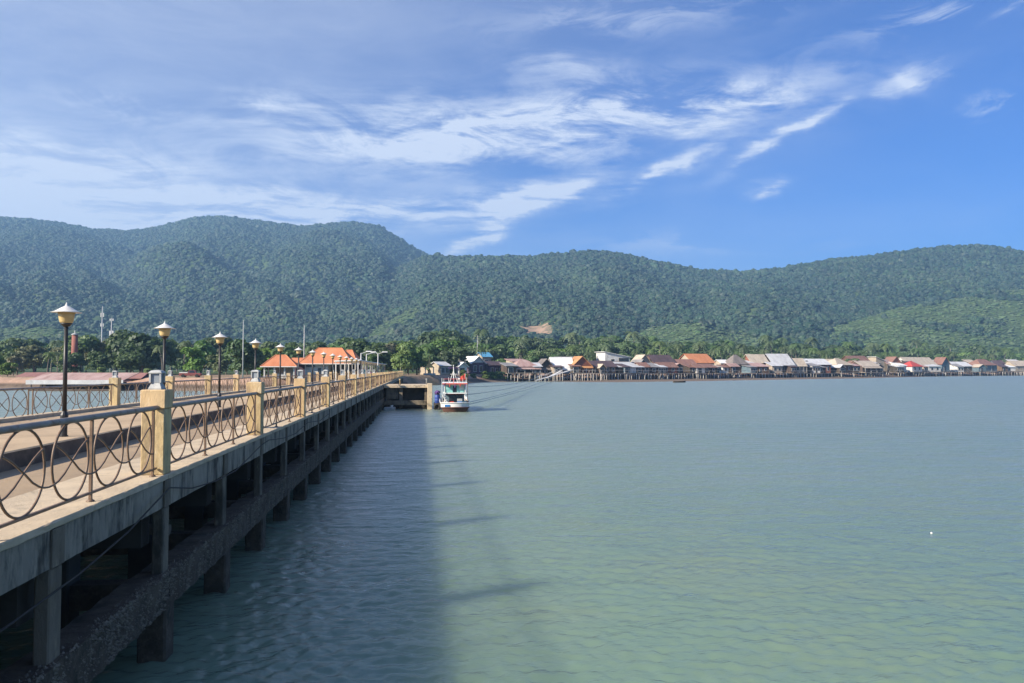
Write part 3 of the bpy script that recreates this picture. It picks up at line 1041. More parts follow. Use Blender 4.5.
mat('drum_blue', [(0.03, 0.06, 0.26), (0.04, 0.08, 0.30)], 3, 0.5)
mat('net_purple', [(0.16, 0.08, 0.26), (0.10, 0.05, 0.17)], 9, 0.9, 0.5)
ld = tag(empty('landing_float', (1.52, YD - 0.9, 0)), 'low dark float between the landing stage and the moored boat', 'float')
MB().bbox(0, 0.62, 0, 2.6, -0.3, 0.62, 0.04).build('hull', MATS['dark_wood'], ld)
tr = MB().tube([(0.31 + 0.26 * math.cos(a), -0.06, 0.25 + 0.26 * math.sin(a)) for a in np.linspace(0, 6.283, 14)[:-1]], 0.09, 8, closed=True)
tr.build('tyre', MATS['cable'], ld)
dr = tag(empty('drum', (1.85, YD - 0.5, 0.62)), 'blue plastic drum beside the moored boat', 'drum')
MB().lathe([(0.25, 0), (0.27, 0.03), (0.27, 0.28), (0.285, 0.3), (0.27, 0.32), (0.27, 0.56), (0.285, 0.58), (0.27, 0.6), (0.27, 0.83), (0.25, 0.86)], 16).build('body', MATS['drum_blue'], dr)
MB().lathe([(0.26, 0.861), (0.26, 0.89), (0.24, 0.90)], 16).build('lid', MATS['cable'], dr)
bm = bmesh.new()
bmesh.ops.create_icosphere(bm, subdivisions=3, radius=0.27)
for v in bm.verts:
    v.co.z = v.co.z * 0.75 + 0.12
    v.co *= 1 + 0.22 * math.sin(v.co.x * 21) * math.cos(v.co.y * 17 + v.co.z * 13)
me = bpy.data.meshes.new('net_heap')
bm.to_mesh(me)
bm.free()
me.materials.append(MATS['net_purple'])
tag(link('net_heap', me, None, (1.85, YD - 0.5, 1.56)), 'bundled purple fishing net on the blue drum', 'fishing net')

# ------------------------------------------------------------------ fishing boat (stern towards the camera)
mat('hull_white', [(0.80, 0.79, 0.76), (0.70, 0.69, 0.66)], 2, 0.5, grime=((0.35, 0.22, 0.14), 2.5, 0.55, 0.75, 0.5))
mat('hull_red', [(0.17, 0.085, 0.065), (0.12, 0.06, 0.05)], 2, 0.6, grime=((0.06, 0.045, 0.04), 2.5, 0.5, 0.7, 0.6))
mat('cabin_teal', [(0.26, 0.56, 0.52), (0.20, 0.46, 0.43)], 2, 0.5, grime=((0.5, 0.52, 0.5), 3, 0.5, 0.7, 0.5))
mat('boat_red', [(0.60, 0.07, 0.04), (0.50, 0.06, 0.04)], 2, 0.6)
mat('boat_blue', [(0.05, 0.20, 0.48), (0.05, 0.16, 0.40)], 2, 0.6)
bo = tag(empty('fishing_boat', (3.40, 72.5, 0), R(-1.5)), 'white and turquoise wooden fishing boat moored by the landing stage', 'boat')


def hull_ring(t):
    """half width, sheer height, keel depth along the hull, t = 0 stern .. 1 bow"""
    w = 1.38 * (1 - max(0, (t - 0.45) / 0.55) ** 2.2) * (0.96 + 0.04 * math.sin(t * 3))
    return max(w, 0.03), 0.86 + 0.95 * t ** 2.6, -0.45 + 0.35 * max(0, t - 0.8)


LB = 9.5
up_, lo_, dk = MB(), MB(), MB()
N = 20
for part, (f0, f1) in ((up_, (0.5, 1.0)), (lo_, (0.0, 0.5))):
    vs, fs = [], []
    for i in range(N + 1):
        tt = i / N
        w, sh, ke = hull_ring(tt)
        y = tt * LB
        sect = []
        for s in np.linspace(f0, f1, 5):
            ww = w * (0.55 + 0.45 * min(1, s / 0.5)) if s < 0.5 else w * (1 + 0.05 * (s - 0.5))
            z = ke + (0.42 - ke) * (s / 0.5) if s < 0.5 else 0.42 + (sh - 0.42) * ((s - 0.5) / 0.5)
            sect.append((ww, z))
        row = [(-a, y, z) for a, z in sect[::-1]] + [(a, y, z) for a, z in sect]
        vs += row
    m_ = 10
    for i in range(N):
        for k in range(m_ - 1):
            if part is up_ and k == 4:
                continue
            fs.append((i * m_ + k, i * m_ + k + 1, (i + 1) * m_ + k + 1, (i + 1) * m_ + k))
    fs.append(tuple(range(m_)))
    part.add(vs, fs, True)
ho = up_.build('hull', MATS['hull_white'], bo)
lo_.build('lower_hull', MATS['hull_red'], bo)
vs = []
for i in range(N + 1):
    w, sh, ke = hull_ring(i / N)
    vs += [(-w * 0.97, i / N * LB, sh - 0.16), (w * 0.97, i / N * LB, sh - 0.16)]
dk.add(vs, [(2 * i, 2 * i + 1, 2 * i + 3, 2 * i + 2) for i in range(N)])
dk.build('deck', MATS['pale_wood'], bo)
for z, m_ in ((0.86, 'hull_white'), (0.43, 'hull_red')):
    pts = []
    for sgn, seq in ((-1, range(N - 1, -1, -1)), (1, range(0, N))):
        for i in seq:
            w, sh, ke = hull_ring(i / N)
            zz = sh if z > 0.8 else 0.43
            pts.append((sgn * w * (1.03 if z > 0.8 else 1.0), i / N * LB - 0.02, zz))
    MB().tube(pts, 0.045, 6).build('rub_rail', MATS[m_], bo)
cab = MB().bbox(-0.98, 0.98, 0.9, 3.6, 1.80, 2.62, 0.02).build('upper_cabin', MATS['cabin_teal'], bo)
MB().bbox(-0.2, 0.16, 0.86, 0.899, 1.86, 2.42, 0.004).build('doorway', MATS['window_dark'], cab)
for x0 in (-0.86, 0.42):
    MB().bbox(x0, x0 + 0.44, 0.865, 0.898, 2.08, 2.42, 0.004).build('window', MATS['trim_white'] if x0 > 0 else MATS['cabin_teal'], cab)
for x0 in (-1.02, 0.94):
    MB().box(x0, x0 + 0.08, 0.82, 0.90, 1.70, 2.64).build('corner_trim', MATS['trim_white'], cab)
MB().bbox(-1.12, 1.12, 0.45, 3.8, 1.70, 1.795, 0.01).build('cabin_floor', MATS['hull_white'], bo)
lc = MB().bbox(-0.86, 0.86, 1.5, 3.5, 0.72, 1.70, 0.02).build('lower_cabin', MATS['blue_wall'], bo)
MB().bbox(-0.55, 0.05, 1.46, 1.499, 0.78, 1.60, 0.004).build('doorway', MATS['window_dark'], lc)
MB().bbox(0.25, 0.70, 1.46, 1.499, 1.10, 1.55, 0.004).build('window', MATS['window_dark'], lc)
for x in (-0.95, 0.95):
    for y in (0.55, 3.6):
        MB().tube([(x, y, 0.72), (x, y, 1.70)], 0.04, 6).build('post', MATS['trim_white'], bo)
rf = MB().slab([(-1.2, 0.4, 2.72), (1.2, 0.4, 2.72), (1.2, 4.0, 2.78), (-1.2, 4.0, 2.78)], 0.09).build('roof', MATS['hull_white'], bo)
MB().box(-1.22, 1.22, 0.36, 0.40, 2.60, 2.70).build('roof_edge', MATS['boat_red'], rf)
for k, x in enumerate((-1.05, -0.6, -0.15, 0.3, 0.75, 1.1)):
    MB().tube([(x, 0.55, 2.73), (x, 0.55, 3.15 + 0.1 * (k % 2))], 0.025, 6).build('roof_stanchion', MATS['boat_red' if k == 2 else 'trim_white'], rf)
MB().tube([(-1.1, 0.55, 3.1), (1.12, 0.55, 3.1)], 0.025, 6).build('roof_rail', MATS['boat_red'], rf)
MB().tube([(-0.1, 1.6, 2.75), (-0.12, 1.6, 4.45)], 0.045, 8).build('mast', MATS['trim_white'], bo)
MB().tube([(-0.62, 1.6, 4.15), (0.42, 1.6, 4.15)], 0.035, 6).build('mast_crossbar', MATS['net_purple'], bo)
MB().tube([(-0.45, 1.6, 3.55), (0.3, 1.6, 3.55)], 0.03, 6).build('mast_crossbar', MATS['trim_white'], bo)
MB().tube([(-0.5, 1.6, 2.76), (-0.12, 1.6, 3.9)], 0.03, 6).build('mast_stay', MATS['trim_white'], bo)
MB().tube([(0.28, 1.6, 2.76), (-0.12, 1.6, 3.9)], 0.03, 6).build('mast_stay', MATS['trim_white'], bo)
MB().tube([(1.16, 0.2, 0.86), (1.20, 0.2, 3.55)], 0.03, 6).build('pole', MATS['dark_wood'], bo)
MB().tube([(-1.2, 0.2, 0.86), (-1.24, 0.2, 3.2)], 0.03, 6).build('pole', MATS['trim_white'], bo)
fl = MB()
vs = []
for i in range(7):
    w = i / 6
    vs += [(0.98 - 0.5 * w, 0.62 + 0.04 * math.sin(w * 9), 3.62 - 0.34 * w), (0.98 - 0.5 * w, 0.62 + 0.04 * math.sin(w * 9 + 1), 2.98 - 0.05 * w)]
fl.add(vs, [(2 * i, 2 * i + 1, 2 * i + 3, 2 * i + 2) for i in range(6)])
f_ = fl.build('flag', MATS['boat_red'], bo)
sm = f_.modifiers.new('thick', 'SOLIDIFY')
sm.thickness = 0.012
MB().tube([(0.98, 0.62, 2.75), (0.98, 0.62, 3.7)], 0.018, 6).build('flag_pole', MATS['trim_white'], bo)
stp = MB().tube([(-1.22, 0.1, 1.62), (-0.72, 0.1, 0.86)], 0.05, 6)
stp.tube([(-1.10, 0.35, 1.66), (-0.60, 0.35, 0.90)], 0.05, 6)
for k in range(4):
    w = 0.15 + 0.22 * k
    stp.box(-1.24 + 0.5 * w, -1.05 + 0.5 * w, 0.1, 0.35, 1.60 - 0.76 * w, 1.64 - 0.76 * w)
stp.build('stairs', MATS['trim_white'], bo)
MB().bbox(-0.98, -0.5, -0.05, -0.01, 0.48, 0.70, 0.005).build('name_board', MATS['boat_blue'], bo)


for k, yy in enumerate((0.8, 2.4, 4.0)):
    MB().tube([(-1.42, yy + 0.2 * math.cos(a), 0.5 + 0.2 * math.sin(a)) for a in np.linspace(0, 6.283, 13)[:-1]], 0.075, 8, closed=True).build('tyre_fender', MATS['cable'], bo)
for x, y, z, m_ in ((0.45, 0.35, 0.72, 'boat_blue'), (0.45, 0.38, 0.98, 'cap_white'), (-0.35, 0.45, 0.72, 'boat_red'), (0.85, 0.75, 0.72, 'cabin_teal')):
    MB().bbox(x - .24, x + .24, y - .18, y + .18, z, z + .25, .02).build('fish_crate', MATS[m_], bo)
MB().lathe([(0.05, 2.76), (0.05, 3.0), (0.22, 3.02), (0.22, 3.12), (0.1, 3.16)], 12, (0.5, 2.4, 0)).build('radar', MATS['trim_white'], bo)
MB().tube([(-0.12, 1.6, 4.35), (0.3, 9.0, 1.75)], 0.015, 5).build('forestay', MATS['cable'], bo)
MB().tube([(-0.12, 1.6, 4.35), (-1.2, 0.2, 3.15)], 0.012, 5).build('backstay', MATS['cable'], bo)
MB().tube([(-0.12, 1.6, 4.35), (1.19, 0.2, 3.5)], 0.012, 5).build('backstay', MATS['cable'], bo)
for k in range(5):
    MB().tube([(-1.0 + k * .5, 0.4, 2.62), (-1.0 + k * .5, 0.4, 2.4 - .05 * (k % 3))], 0.05, 6).build('hanging_float', MATS['boat_red' if k % 2 else 'net_purple'], bo)
MB().box(-1.0, 1.0, 0.86, 0.895, 2.46, 2.6).build('cabin_band', MATS['trim_white'], bo)
MB().box(-0.84, 0.84, 1.44, 1.455, 1.62, 1.695).build('awning_band', MATS['boat_red'], bo)


def rope(a, b_, sag, label, rad=0.025):
    pts = [Vector(a).lerp(Vector(b_), i / 24) - Vector((0, 0, sag * 4 * (i / 24) * (1 - i / 24))) for i in range(25)]
    tag(MB().tube(pts, rad, 6).build('mooring_line', MATS['rope']), label, 'rope', 'mooring lines of the fishing boat')


rope((4.55, 72.8, 2.35), site(541, 238, 2.2), 0.8, 'topmost mooring line running from the boat towards the stilt houses', 0.034)
rope((4.55, 73.2, 1.6), site(549, 246, 2.6), 0.9, 'second mooring line from the top, fanning right from the boat', 0.034)
rope((4.70, 72.6, 0.9), site(556, 250, 2.4), 0.7, 'third mooring line from the top, fanning right from the boat', 0.034)
rope((4.70, 72.5, 0.7), site(571, 255, 2.2), 0.4, 'lowest mooring line running from the stern towards the stilt houses', 0.034)

# ------------------------------------------------------------------ stilt village
def coast_at(px):
    return float(np.interp(px, COAST[0], COAST[1]))


def shore_angle(px):
    a, b_ = site(px - 25, coast_at(px - 25)), site(px + 25, coast_at(px + 25))
    return math.atan2(b_.y - a.y, b_.x - a.x)


STILT = {}


def stilt_mesh(h, m='stilt_pale', r=0.11):
    key = (round(h, 1), m, r)
    if key not in STILT:
        STILT[key] = MB().lathe([(r, 0), (r * 0.9, round(h, 1))], 6).mesh('stilt', MATS[m])
    return STILT[key]


def house(label, px0, px1, ry, ey, dy, off, style, roof, wall, dd=None, win=(), stilts=True, cat='house', group='stilt houses of the fishing village', rot=None, name='stilt_house', base=None, veranda=0.0, over=0.55, gable=None):
    """one house. px0..px1 width, ridge / eave / floor rows, off = metres behind the waterline"""
    pc = (px0 + px1) / 2
    d = coast_at(pc) + off
    an = shore_angle(pc) * 0.55 + random.uniform(-.12, .12) if rot is None else rot
    w = (px1 - px0) * d / F
    dd = dd or min(max(w * 0.75, 5.0), 10.0)
    zf, ze, zr = hgt(dy, d), hgt(ey, d), hgt(ry, d)
    c0 = site(pc, d)
    gz0 = float(ground_z(np.array([c0.x]), np.array([c0.y]))[0][0])
    zb = -1.2 if stilts else (gz0 - 0.4 if base is None else base)
    o = empty(name, (c0.x, c0.y, zb), an)
    zf, ze, zr = zf - zb, ze - zb, zr - zb
    if not stilts:
        zf = 0.0
    hw = w / 2 - over * 0.6
    wl = MB()
    y0, y1 = 0.0, dd
    if style == 'gable':          # ridge runs away from the viewer, gable faces the water
        wl.add([(-hw, y0, zf), (hw, y0, zf), (hw, y0, ze), (0, y0, zr - 0.1), (-hw, y0, ze), (-hw, y1, zf), (hw, y1, zf), (hw, y1, ze), (0, y1, zr - 0.1), (-hw, y1, ze)],
               [(0, 1, 2, 3, 4), (9, 8, 7, 6, 5), (1, 6, 7, 2), (5, 0, 4, 9), (0, 5, 6, 1)])
        k = (zr - ze) / hw
        e = hw + over
        for s in (-1, 1):
            q = [(0, y0 - over, zr), (s * e, y0 - over, zr - k * e), (s * e, y1 + over, zr - k * e), (0, y1 + over, zr)]
            MB().slab(q, 0.14).build('roof_panel', MATS[roof], o)
    elif style == 'side':         # ridge along the shore
        ym = (y0 + y1) / 2
        wl.add([(-hw, y0, zf), (-hw, y1, zf), (-hw, y1, ze), (-hw, ym, zr - 0.1), (-hw, y0, ze), (hw, y0, zf), (hw, y1, zf), (hw, y1, ze), (hw, ym, zr - 0.1), (hw, y0, ze)],
               [(0, 1, 2, 3, 4), (9, 8, 7, 6, 5), (0, 4, 9, 5), (1, 6, 7, 2), (0, 5, 6, 1)])
        k = (zr - ze) / (ym - y0)
        for s in (-1, 1):
            ee = (ym - y0) + over
            q = [(-hw - over, ym, zr), (hw + over, ym, zr), (hw + over, ym + s * ee, zr - k * ee), (-hw - over, ym + s * ee, zr - k * ee)]
            MB().slab(q, 0.14).build('roof_panel', MATS[roof], o)
    elif style == 'hip':
        wl.box(-hw, hw, y0, y1, zf, ze)
        ym = (y0 + y1) / 2
        rl = max(hw - (ym - y0), hw * 0.12)
        e = over
        k = (zr - ze) / (ym - y0)
        zl = ze - k * e * 0.6
        A_, B_, C_, D_ = (-hw - e, y0 - e, zl), (hw + e, y0 - e, zl), (hw + e, y1 + e, zl), (-hw - e, y1 + e, zl)
        P_, Q_ = (-rl, ym, zr), (rl, ym, zr)
        for f in ((A_, B_, Q_, P_), (C_, D_, P_, Q_), (B_, C_, Q_), (D_, A_, P_)):
            lo = [(x * 0.985, ym + (y - ym) * 0.985, z - 0.13) for x, y, z in f]
            n = len(f)
            MB().add(list(f) + lo, [tuple(range(n)), tuple(range(n, 2 * n))[::-1]] + [(i, n + i, n + (i + 1) % n, (i + 1) % n) for i in range(n)]).build('roof_panel', MATS[roof], o)
        MB().tube([P_, Q_], 0.12, 6).build('ridge_cap', MATS[roof], o)
    elif style in ('mono', 'monoR', 'monoL'):
        if style == 'mono':       # falls towards the water
            za = [ze, ze, zr, zr]
        elif style == 'monoR':
            za = [zr, ze, ze, zr]
        else:
            za = [ze, zr, zr, ze]
        cs = [(-hw, y0), (hw, y0), (hw, y1), (-hw, y1)]
        wl.add([(x, y, zf) for x, y in cs] + [(x, y, z - 0.16) for (x, y), z in zip(cs, za)],
               [(0, 1, 5, 4), (1, 2, 6, 5), (2, 3, 7, 6), (3, 0, 4, 7), (0, 3, 2, 1)])
        cs2 = [(-hw - over, y0 - over), (hw + over, y0 - over), (hw + over, y1 + over), (-hw - over, y1 + over)]
        MB().slab([(x, y, z) for (x, y), z in zip(cs2, za)], 0.14).build('roof_panel', MATS[roof], o)
    wo_ = wl.build('wall', MATS[wall], o)
    if gable:
        hz_ = (zr - ze)
        MB().add([(-hw * 0.92, y0 - 0.05, ze), (hw * 0.92, y0 - 0.05, ze), (0, y0 - 0.05, zr - 0.25), (-hw * 0.92, y0 - 0.01, ze), (hw * 0.92, y0 - 0.01, ze), (0, y0 - 0.01, zr - 0.25)],
                 [(0, 1, 2), (5, 4, 3), (0, 3, 4, 1), (1, 4, 5, 2), (2, 5, 3, 0)]).build('gable_board', MATS[gable], o)
    # openings: (fraction across, width m, bottom fraction, top fraction, material)
    for fx, ww, b0_, t0_, mm in win:
        x = -hw + fx * 2 * hw
        za_, zb_ = zf + b0_ * (ze - zf), zf + t0_ * (ze - zf)
        fr = MB().bbox(x - ww / 2 - 0.12, x + ww / 2 + 0.12, y0 - 0.07, y0 - 0.003, za_ - 0.1 if b0_ > 0.05 else za_ + 0.01, zb_ + 0.1, 0.01).build('window' if b0_ > 0.05 else 'door', MATS['trim_white' if wall not in ('white_wall',) else 'pale_wood'], o)
        MB().bbox(x - ww / 2, x + ww / 2, y0 - 0.10, y0 - 0.073, za_ + 0.03, zb_, 0.005).build('pane' if b0_ > 0.05 else 'door_leaf', MATS[mm], fr)
    if veranda:
        vz = ze - 0.35
        MB().slab([(-hw - 0.4, y0 - veranda, vz - 0.7), (hw + 0.4, y0 - veranda, vz - 0.7), (hw + 0.4, y0 - 0.1, vz), (-hw - 0.4, y0 - 0.1, vz)], 0.1).build('veranda_roof', MATS[roof], o)
        for i in range(4):
            x = -hw + 2 * hw * i / 3
            MB().box(x - 0.07, x + 0.07, y0 - veranda + 0.2, y0 - veranda + 0.34, zf, vz - 0.72).build('veranda_post', MATS['stilt_pale'], o)
    if stilts:
        fv = max(veranda, 0.8)
        MB().box(-hw - 0.3, hw + 0.3, y0 - fv - 0.2, y1 + 0.1, zf - 0.22, zf - 0.01).build('floor_deck', MATS['pale_wood'], o)
        n = max(3, int(w / 2.3))
        for i in range(n + 1):
            x = -hw + 2 * hw * i / n
            for y in (y0 - fv, (y0 + y1) / 2, y1 - 0.2):
                link('stilt', stilt_mesh(zf - 0.22, 'stilt_pale' if y < y0 else 'dark_wood'), o, (x + random.uniform(-0.15, 0.15), y, 0))  # inner rows get a dark colour in place of shade beneath the floor
    tag(o, label, cat, group)
    return o


DK, BR = 'window_dark', 'brown_wood'
w3 = [(0.2, 1.0, 0.35, 0.75, DK), (0.5, 0.9, 0.0, 0.72, DK), (0.8, 1.0, 0.35, 0.75, DK)]
w2 = [(0.28, 1.2, 0.3, 0.75, DK), (0.72, 1.2, 0.3, 0.75, DK)]
w1 = [(0.4, 1.6, 0.0, 0.78, DK)]
w4 = [(0.12, 0.9, 0.3, 0.75, DK), (0.37, 0.9, 0.0, 0.75, DK), (0.62, 0.9, 0.3, 0.75, DK), (0.87, 0.9, 0.3, 0.75, DK)]
HOUSES = [
    # label, px0, px1, ridge, eave, floor, off, style, roof, wall, kwargs
    ('stilt house with low pinkish rusty hip roof at the left end of the village', 513, 541, 359.5, 366, 372.5, 2, 'hip', 'roof_pink', 'dark_wood', dict(win=w2, veranda=1.6)),
    ('pale pink flat shed roof behind the leftmost stilt house', 511, 531, 358.5, 361.5, 370, 16, 'mono', 'roof_pink', 'cream_wall', dict(win=w1)),
    ('weathered grey brown gabled stilt house left of the big white roof', 537, 556, 358.5, 367, 372.5, 6, 'gable', 'roof_thatch', 'dark_wood', dict(win=w1, veranda=1.2)),
    ('stilt house with big white roof sloping down to the right', 552, 575, 357, 368, 373, 5, 'side', 'roof_white', 'white_wall', dict(win=w1)),
    ('grey roofed house behind the big white sloping roof', 556, 577, 356.5, 361, 371, 22, 'side', 'roof_grey', 'cream_wall', dict(win=w2)),
    ('stilt house with amber roof and red brown gable front', 571, 593, 356, 365, 373, 4, 'gable', 'roof_amber', 'red_wall', dict(win=w2, gable='red_wall', veranda=1.2)),
    ('dark brown stilt house with orange boards and low dark roof', 591, 619, 360.5, 366, 373, 5, 'side', 'roof_dark', 'brown_wood', dict(win=w4)),
    ('tall white two storey house with white roof and dark windows', 603, 632, 351.5, 357, 372, 18, 'monoR', 'roof_white', 'white_wall', dict(win=[(0.12, 1.2, 0.45, 0.65, DK), (0.3, 1.1, 0.66, 0.85, DK), (0.3, 1.0, 0.2, 0.4, DK), (0.75, 4.0, 0.62, 0.93, DK)], dd=8)),
    ('long low silver roofed shed with white panel below the two storey house', 615, 647, 361.5, 367, 373, 3, 'mono', 'roof_silver', 'dark_wood', dict(win=[(0.55, 3.0, 0.02, 0.9, 'white_wall'), (0.85, 1.4, 0.1, 0.8, DK)])),
    ('house with pointed pale beige gable left of the dark purple roof', 636, 653, 354.5, 362, 372, 18, 'gable', 'roof_beige', 'cream_wall', dict(win=w1)),
    ('stilt house with wide dark purple brown roof', 651, 678, 354.5, 362, 373, 14, 'side', 'roof_dark', 'brown_wood', dict(win=w4)),
    ('low grey lean-to stilt house in front of the beige gable', 641, 660, 362.5, 367, 373, 3, 'mono', 'roof_grey', 'dark_wood', dict(win=w2)),
    ('small brick red stilt house in front of the dark purple roof', 659, 680, 362, 366.5, 373, 3, 'side', 'roof_rust', 'red_wall', dict(win=w2)),
    ('stilt house with rusty red roof left of the big orange roof', 676, 698, 359, 363.5, 373, 12, 'side', 'roof_rust', 'red_wall', dict(win=w3)),
    ('stilt house with the biggest bright orange roof of the village', 689, 718, 353.5, 362, 373, 16, 'side', 'roof_orange', 'cream_wall', dict(win=w2, dd=10)),
    ('long low dark brown verandah house below the big orange roof', 686, 721, 363.5, 367, 373, 3, 'side', 'roof_rust', 'dark_wood', dict(win=w4)),
    ('white walled stilt house with thin brown roof', 720, 739, 364.5, 366.8, 373, 4, 'side', 'roof_rust', 'white_wall', dict(win=w3)),
    ('small house with white roof behind the white walled one', 719, 731, 359.5, 362.5, 372, 22, 'side', 'roof_white', 'cream_wall', dict(win=w1)),
    ('stilt house with broad dull grey thatch coloured roof', 730, 751, 354.5, 363.5, 373, 12, 'hip', 'roof_thatch', 'brown_wood', dict(win=w2)),
    ('stilt house with tall beige roof left of the silver roof', 749, 771, 354, 362, 373, 16, 'side', 'roof_beige', 'red_wall', dict(win=w2)),
    ('low brown house with pale awning below the tall beige roof', 750, 771, 362.5, 366.5, 373, 3, 'mono', 'roof_pink', 'brown_wood', dict(win=w3)),
    ('stilt house with bright silver roof slope and dark gable on its right', 770, 796, 353.5, 363, 373, 9, 'side', 'roof_silver', 'dark_wood', dict(win=w3, veranda=1.5)),
    ('pale yellow stilt house right of the dark gable', 793, 807, 358, 364, 373, 6, 'side', 'roof_beige', 'cream_wall', dict(win=w2, veranda=1.2)),
    ('dark red brown stilt house with patched silver roof', 805, 834, 358.5, 364, 373, 10, 'side', 'roof_silver', 'red_wall', dict(win=w4)),
    ('low dark shed with grey lean-to roof before the patched silver roof', 806, 829, 364.3, 367.2, 373, 2, 'mono', 'roof_grey', 'dark_wood', dict(win=w2)),
    ('stilt house with beige hip roof over brown walls', 832, 857, 358, 364.5, 372.5, 6, 'hip', 'roof_beige', 'brown_wood', dict(win=w3)),
    ('house with tall rust brown roof behind the beige hip roof', 849, 876, 355.5, 362, 372, 24, 'side', 'roof_rust', 'brown_wood', dict(win=w2)),
    ('stilt house with low beige roof and silver eave', 857, 885, 360.5, 366, 372, 5, 'side', 'roof_beige', 'dark_wood', dict(win=w3, veranda=1.8)),
    ('narrow house with white panel roof left of the long pale roof', 874, 887, 356.5, 361, 371, 24, 'monoR', 'roof_white', 'cream_wall', dict(win=w1)),
    ('small house with red brown gable at the left end of the long pale roof', 889, 903, 356.5, 362.5, 371.5, 14, 'gable', 'roof_rust', 'red_wall', dict(win=w1)),
    ('very long hall with pale beige roof on white stilts', 899, 946, 357, 364, 371.5, 16, 'side', 'roof_beige', 'white_wall', dict(win=w4, dd=10)),
    ('stilt house with bright red roof before the long pale hall', 908, 926, 361, 366, 371.5, 4, 'hip', 'roof_red', 'white_wall', dict(win=w2)),
    ('white walled stilt hut left of the bright red roof', 896, 909, 361.8, 365.5, 371.5, 4, 'mono', 'roof_white', 'white_wall', dict(win=w1)),
    ('silver roofed stilt hut right of the bright red roof', 926, 943, 363, 366.3, 371.5, 4, 'mono', 'roof_silver', 'white_wall', dict(win=w2)),
    ('brown gabled stilt house at the right end of the long pale hall', 939, 952, 357, 363.5, 371.5, 8, 'gable', 'roof_rust', 'blue_wall', dict(win=w1)),
    ('stilt house with low silver and beige roof over dark walls', 949, 976, 361.5, 365.8, 371, 6, 'side', 'roof_silver', 'dark_wood', dict(win=w3)),
    ('stilt house with dark red hip roof and dark open front', 974, 1003, 359, 364.8, 371, 5, 'hip', 'roof_rust', 'blue_wall', dict(win=[(0.3, 3.4, 0.02, 0.85, DK), (0.75, 3.0, 0.02, 0.85, DK)])),
    ('low white stilt hut between the dark red hip roof and the frame edge', 1003, 1017, 364.6, 367, 371, 3, 'mono', 'roof_white', 'white_wall', dict(win=w1)),
    ('beige roofed stilt house at the right frame edge', 1011, 1036, 360.5, 365.5, 371, 10, 'side', 'roof_beige', 'cream_wall', dict(win=w3)),
]
for lab, a, b_, ry, ey, dy, off, st, rf_, wl_, kw in HOUSES:
    house(lab, a, b_, ry, ey, dy, off, st, rf_, wl_, **kw)

VZ = [(513, 'in front of the leftmost stilt houses'), (541, 'below the grey brown gable'), (560, 'in front of the big white sloping roof'), (583, 'in front of the amber roof'), (607, 'between the orange boarded and the two storey house'),
      (630, 'in front of the two storey house'), (650, 'below the pointed beige gable'), (668, 'in front of the dark purple roof'), (684, 'left of the big orange roof'), (703, 'in front of the big orange roof'),
      (727, 'beside the white walled house'), (741, 'in front of the dull grey roof'), (760, 'in front of the tall beige roof'), (783, 'in front of the silver roof'), (801, 'in front of the pale yellow house'),
      (819, 'in front of the patched silver roof'), (844, 'in front of the beige hip roof'), (863, 'in front of the tall rust roof'), (881, 'left of the long pale hall'), (903, 'before the left end of the long hall'),
      (933, 'before the right end of the long hall'), (962, 'left of the dark red hip roof'), (988, 'in front of the dark red hip roof'), (1010, 'right of the dark red hip roof')]
RN = [('rust brown', 'roof_rust'), ('dull grey', 'roof_grey'), ('faded silver', 'roof_silver'), ('weathered beige', 'roof_beige'), ('pinkish', 'roof_pink'), ('blackened', 'roof_dark')]
rg = random.Random(17)
for i, (px, where) in enumerate(VZ):
    for j in range(2):
        rn, rm = RN[(i * 2 + j * 3 + rg.randrange(2)) % 6]
        w_ = rg.uniform(8, 14)
        c_ = px + rg.uniform(-4, 4) + (9 if j else -5)
        ey_ = (366.2 if j == 0 else 362.8) + rg.uniform(-.6, .9)
        house('%s %s roofed shack %s' % ('low' if j == 0 else 'raised back-row', rn, where), c_ - w_ / 2, c_ + w_ / 2, ey_ - rg.uniform(2.0, 4.2), ey_, 372.8 - 1.4 * max(0, (px - 820) / 200.0), rg.uniform(1, 4) if j == 0 else rg.uniform(13, 26),
              rg.choice(['mono', 'side', 'mono', 'gable']), rm, rg.choice(['dark_wood', 'brown_wood', 'dark_wood', 'pale_wood', 'blue_wall', 'white_wall']), win=rg.choice([w1, w2, w3]), name='shack', cat='shack', group='small shacks of the fishing village', dd=rg.uniform(4, 6))

# low houses on land left of the village
LAND = [
    ('long low grey roofed building behind the shrine on land', 434, 471, 357.5, 362, 372, 30, 'side', 'roof_grey', 'cream_wall', dict(win=w4, dd=9)),
    ('white gabled house on land beside the blue roof', 468, 488, 356, 362.5, 372, 20, 'gable', 'roof_white', 'purple_wall', dict(win=w2, gable='white_wall')),
    ('small bright blue roofed house peeping over the white gable', 481, 493, 352, 356, 370, 44, 'side', 'roof_blue', 'cream_wall', dict(win=w1)),
    ('dark purple open fronted house right of the white gable', 486, 507, 361, 364.5, 372, 14, 'side', 'roof_dark', 'purple_wall', dict(win=w3)),
    ('small white hut among bushes left of the white gable', 457, 469, 362, 365.5, 373, 10, 'gable', 'roof_white', 'white_wall', dict(win=w1)),
    ('little pale hut with grey roof behind the golden shrine', 438, 452, 361.5, 365, 373, 14, 'side', 'roof_silver', 'cream_wall', dict(win=w2)),
]
for lab, a, b_, ry, ey, dy, off, st, rf_, wl_, kw in LAND:
    house(lab, a, b_, ry, ey, dy, off, st, rf_, wl_, stilts=False, name='shore_house', group='houses on land by the embankment', **kw)

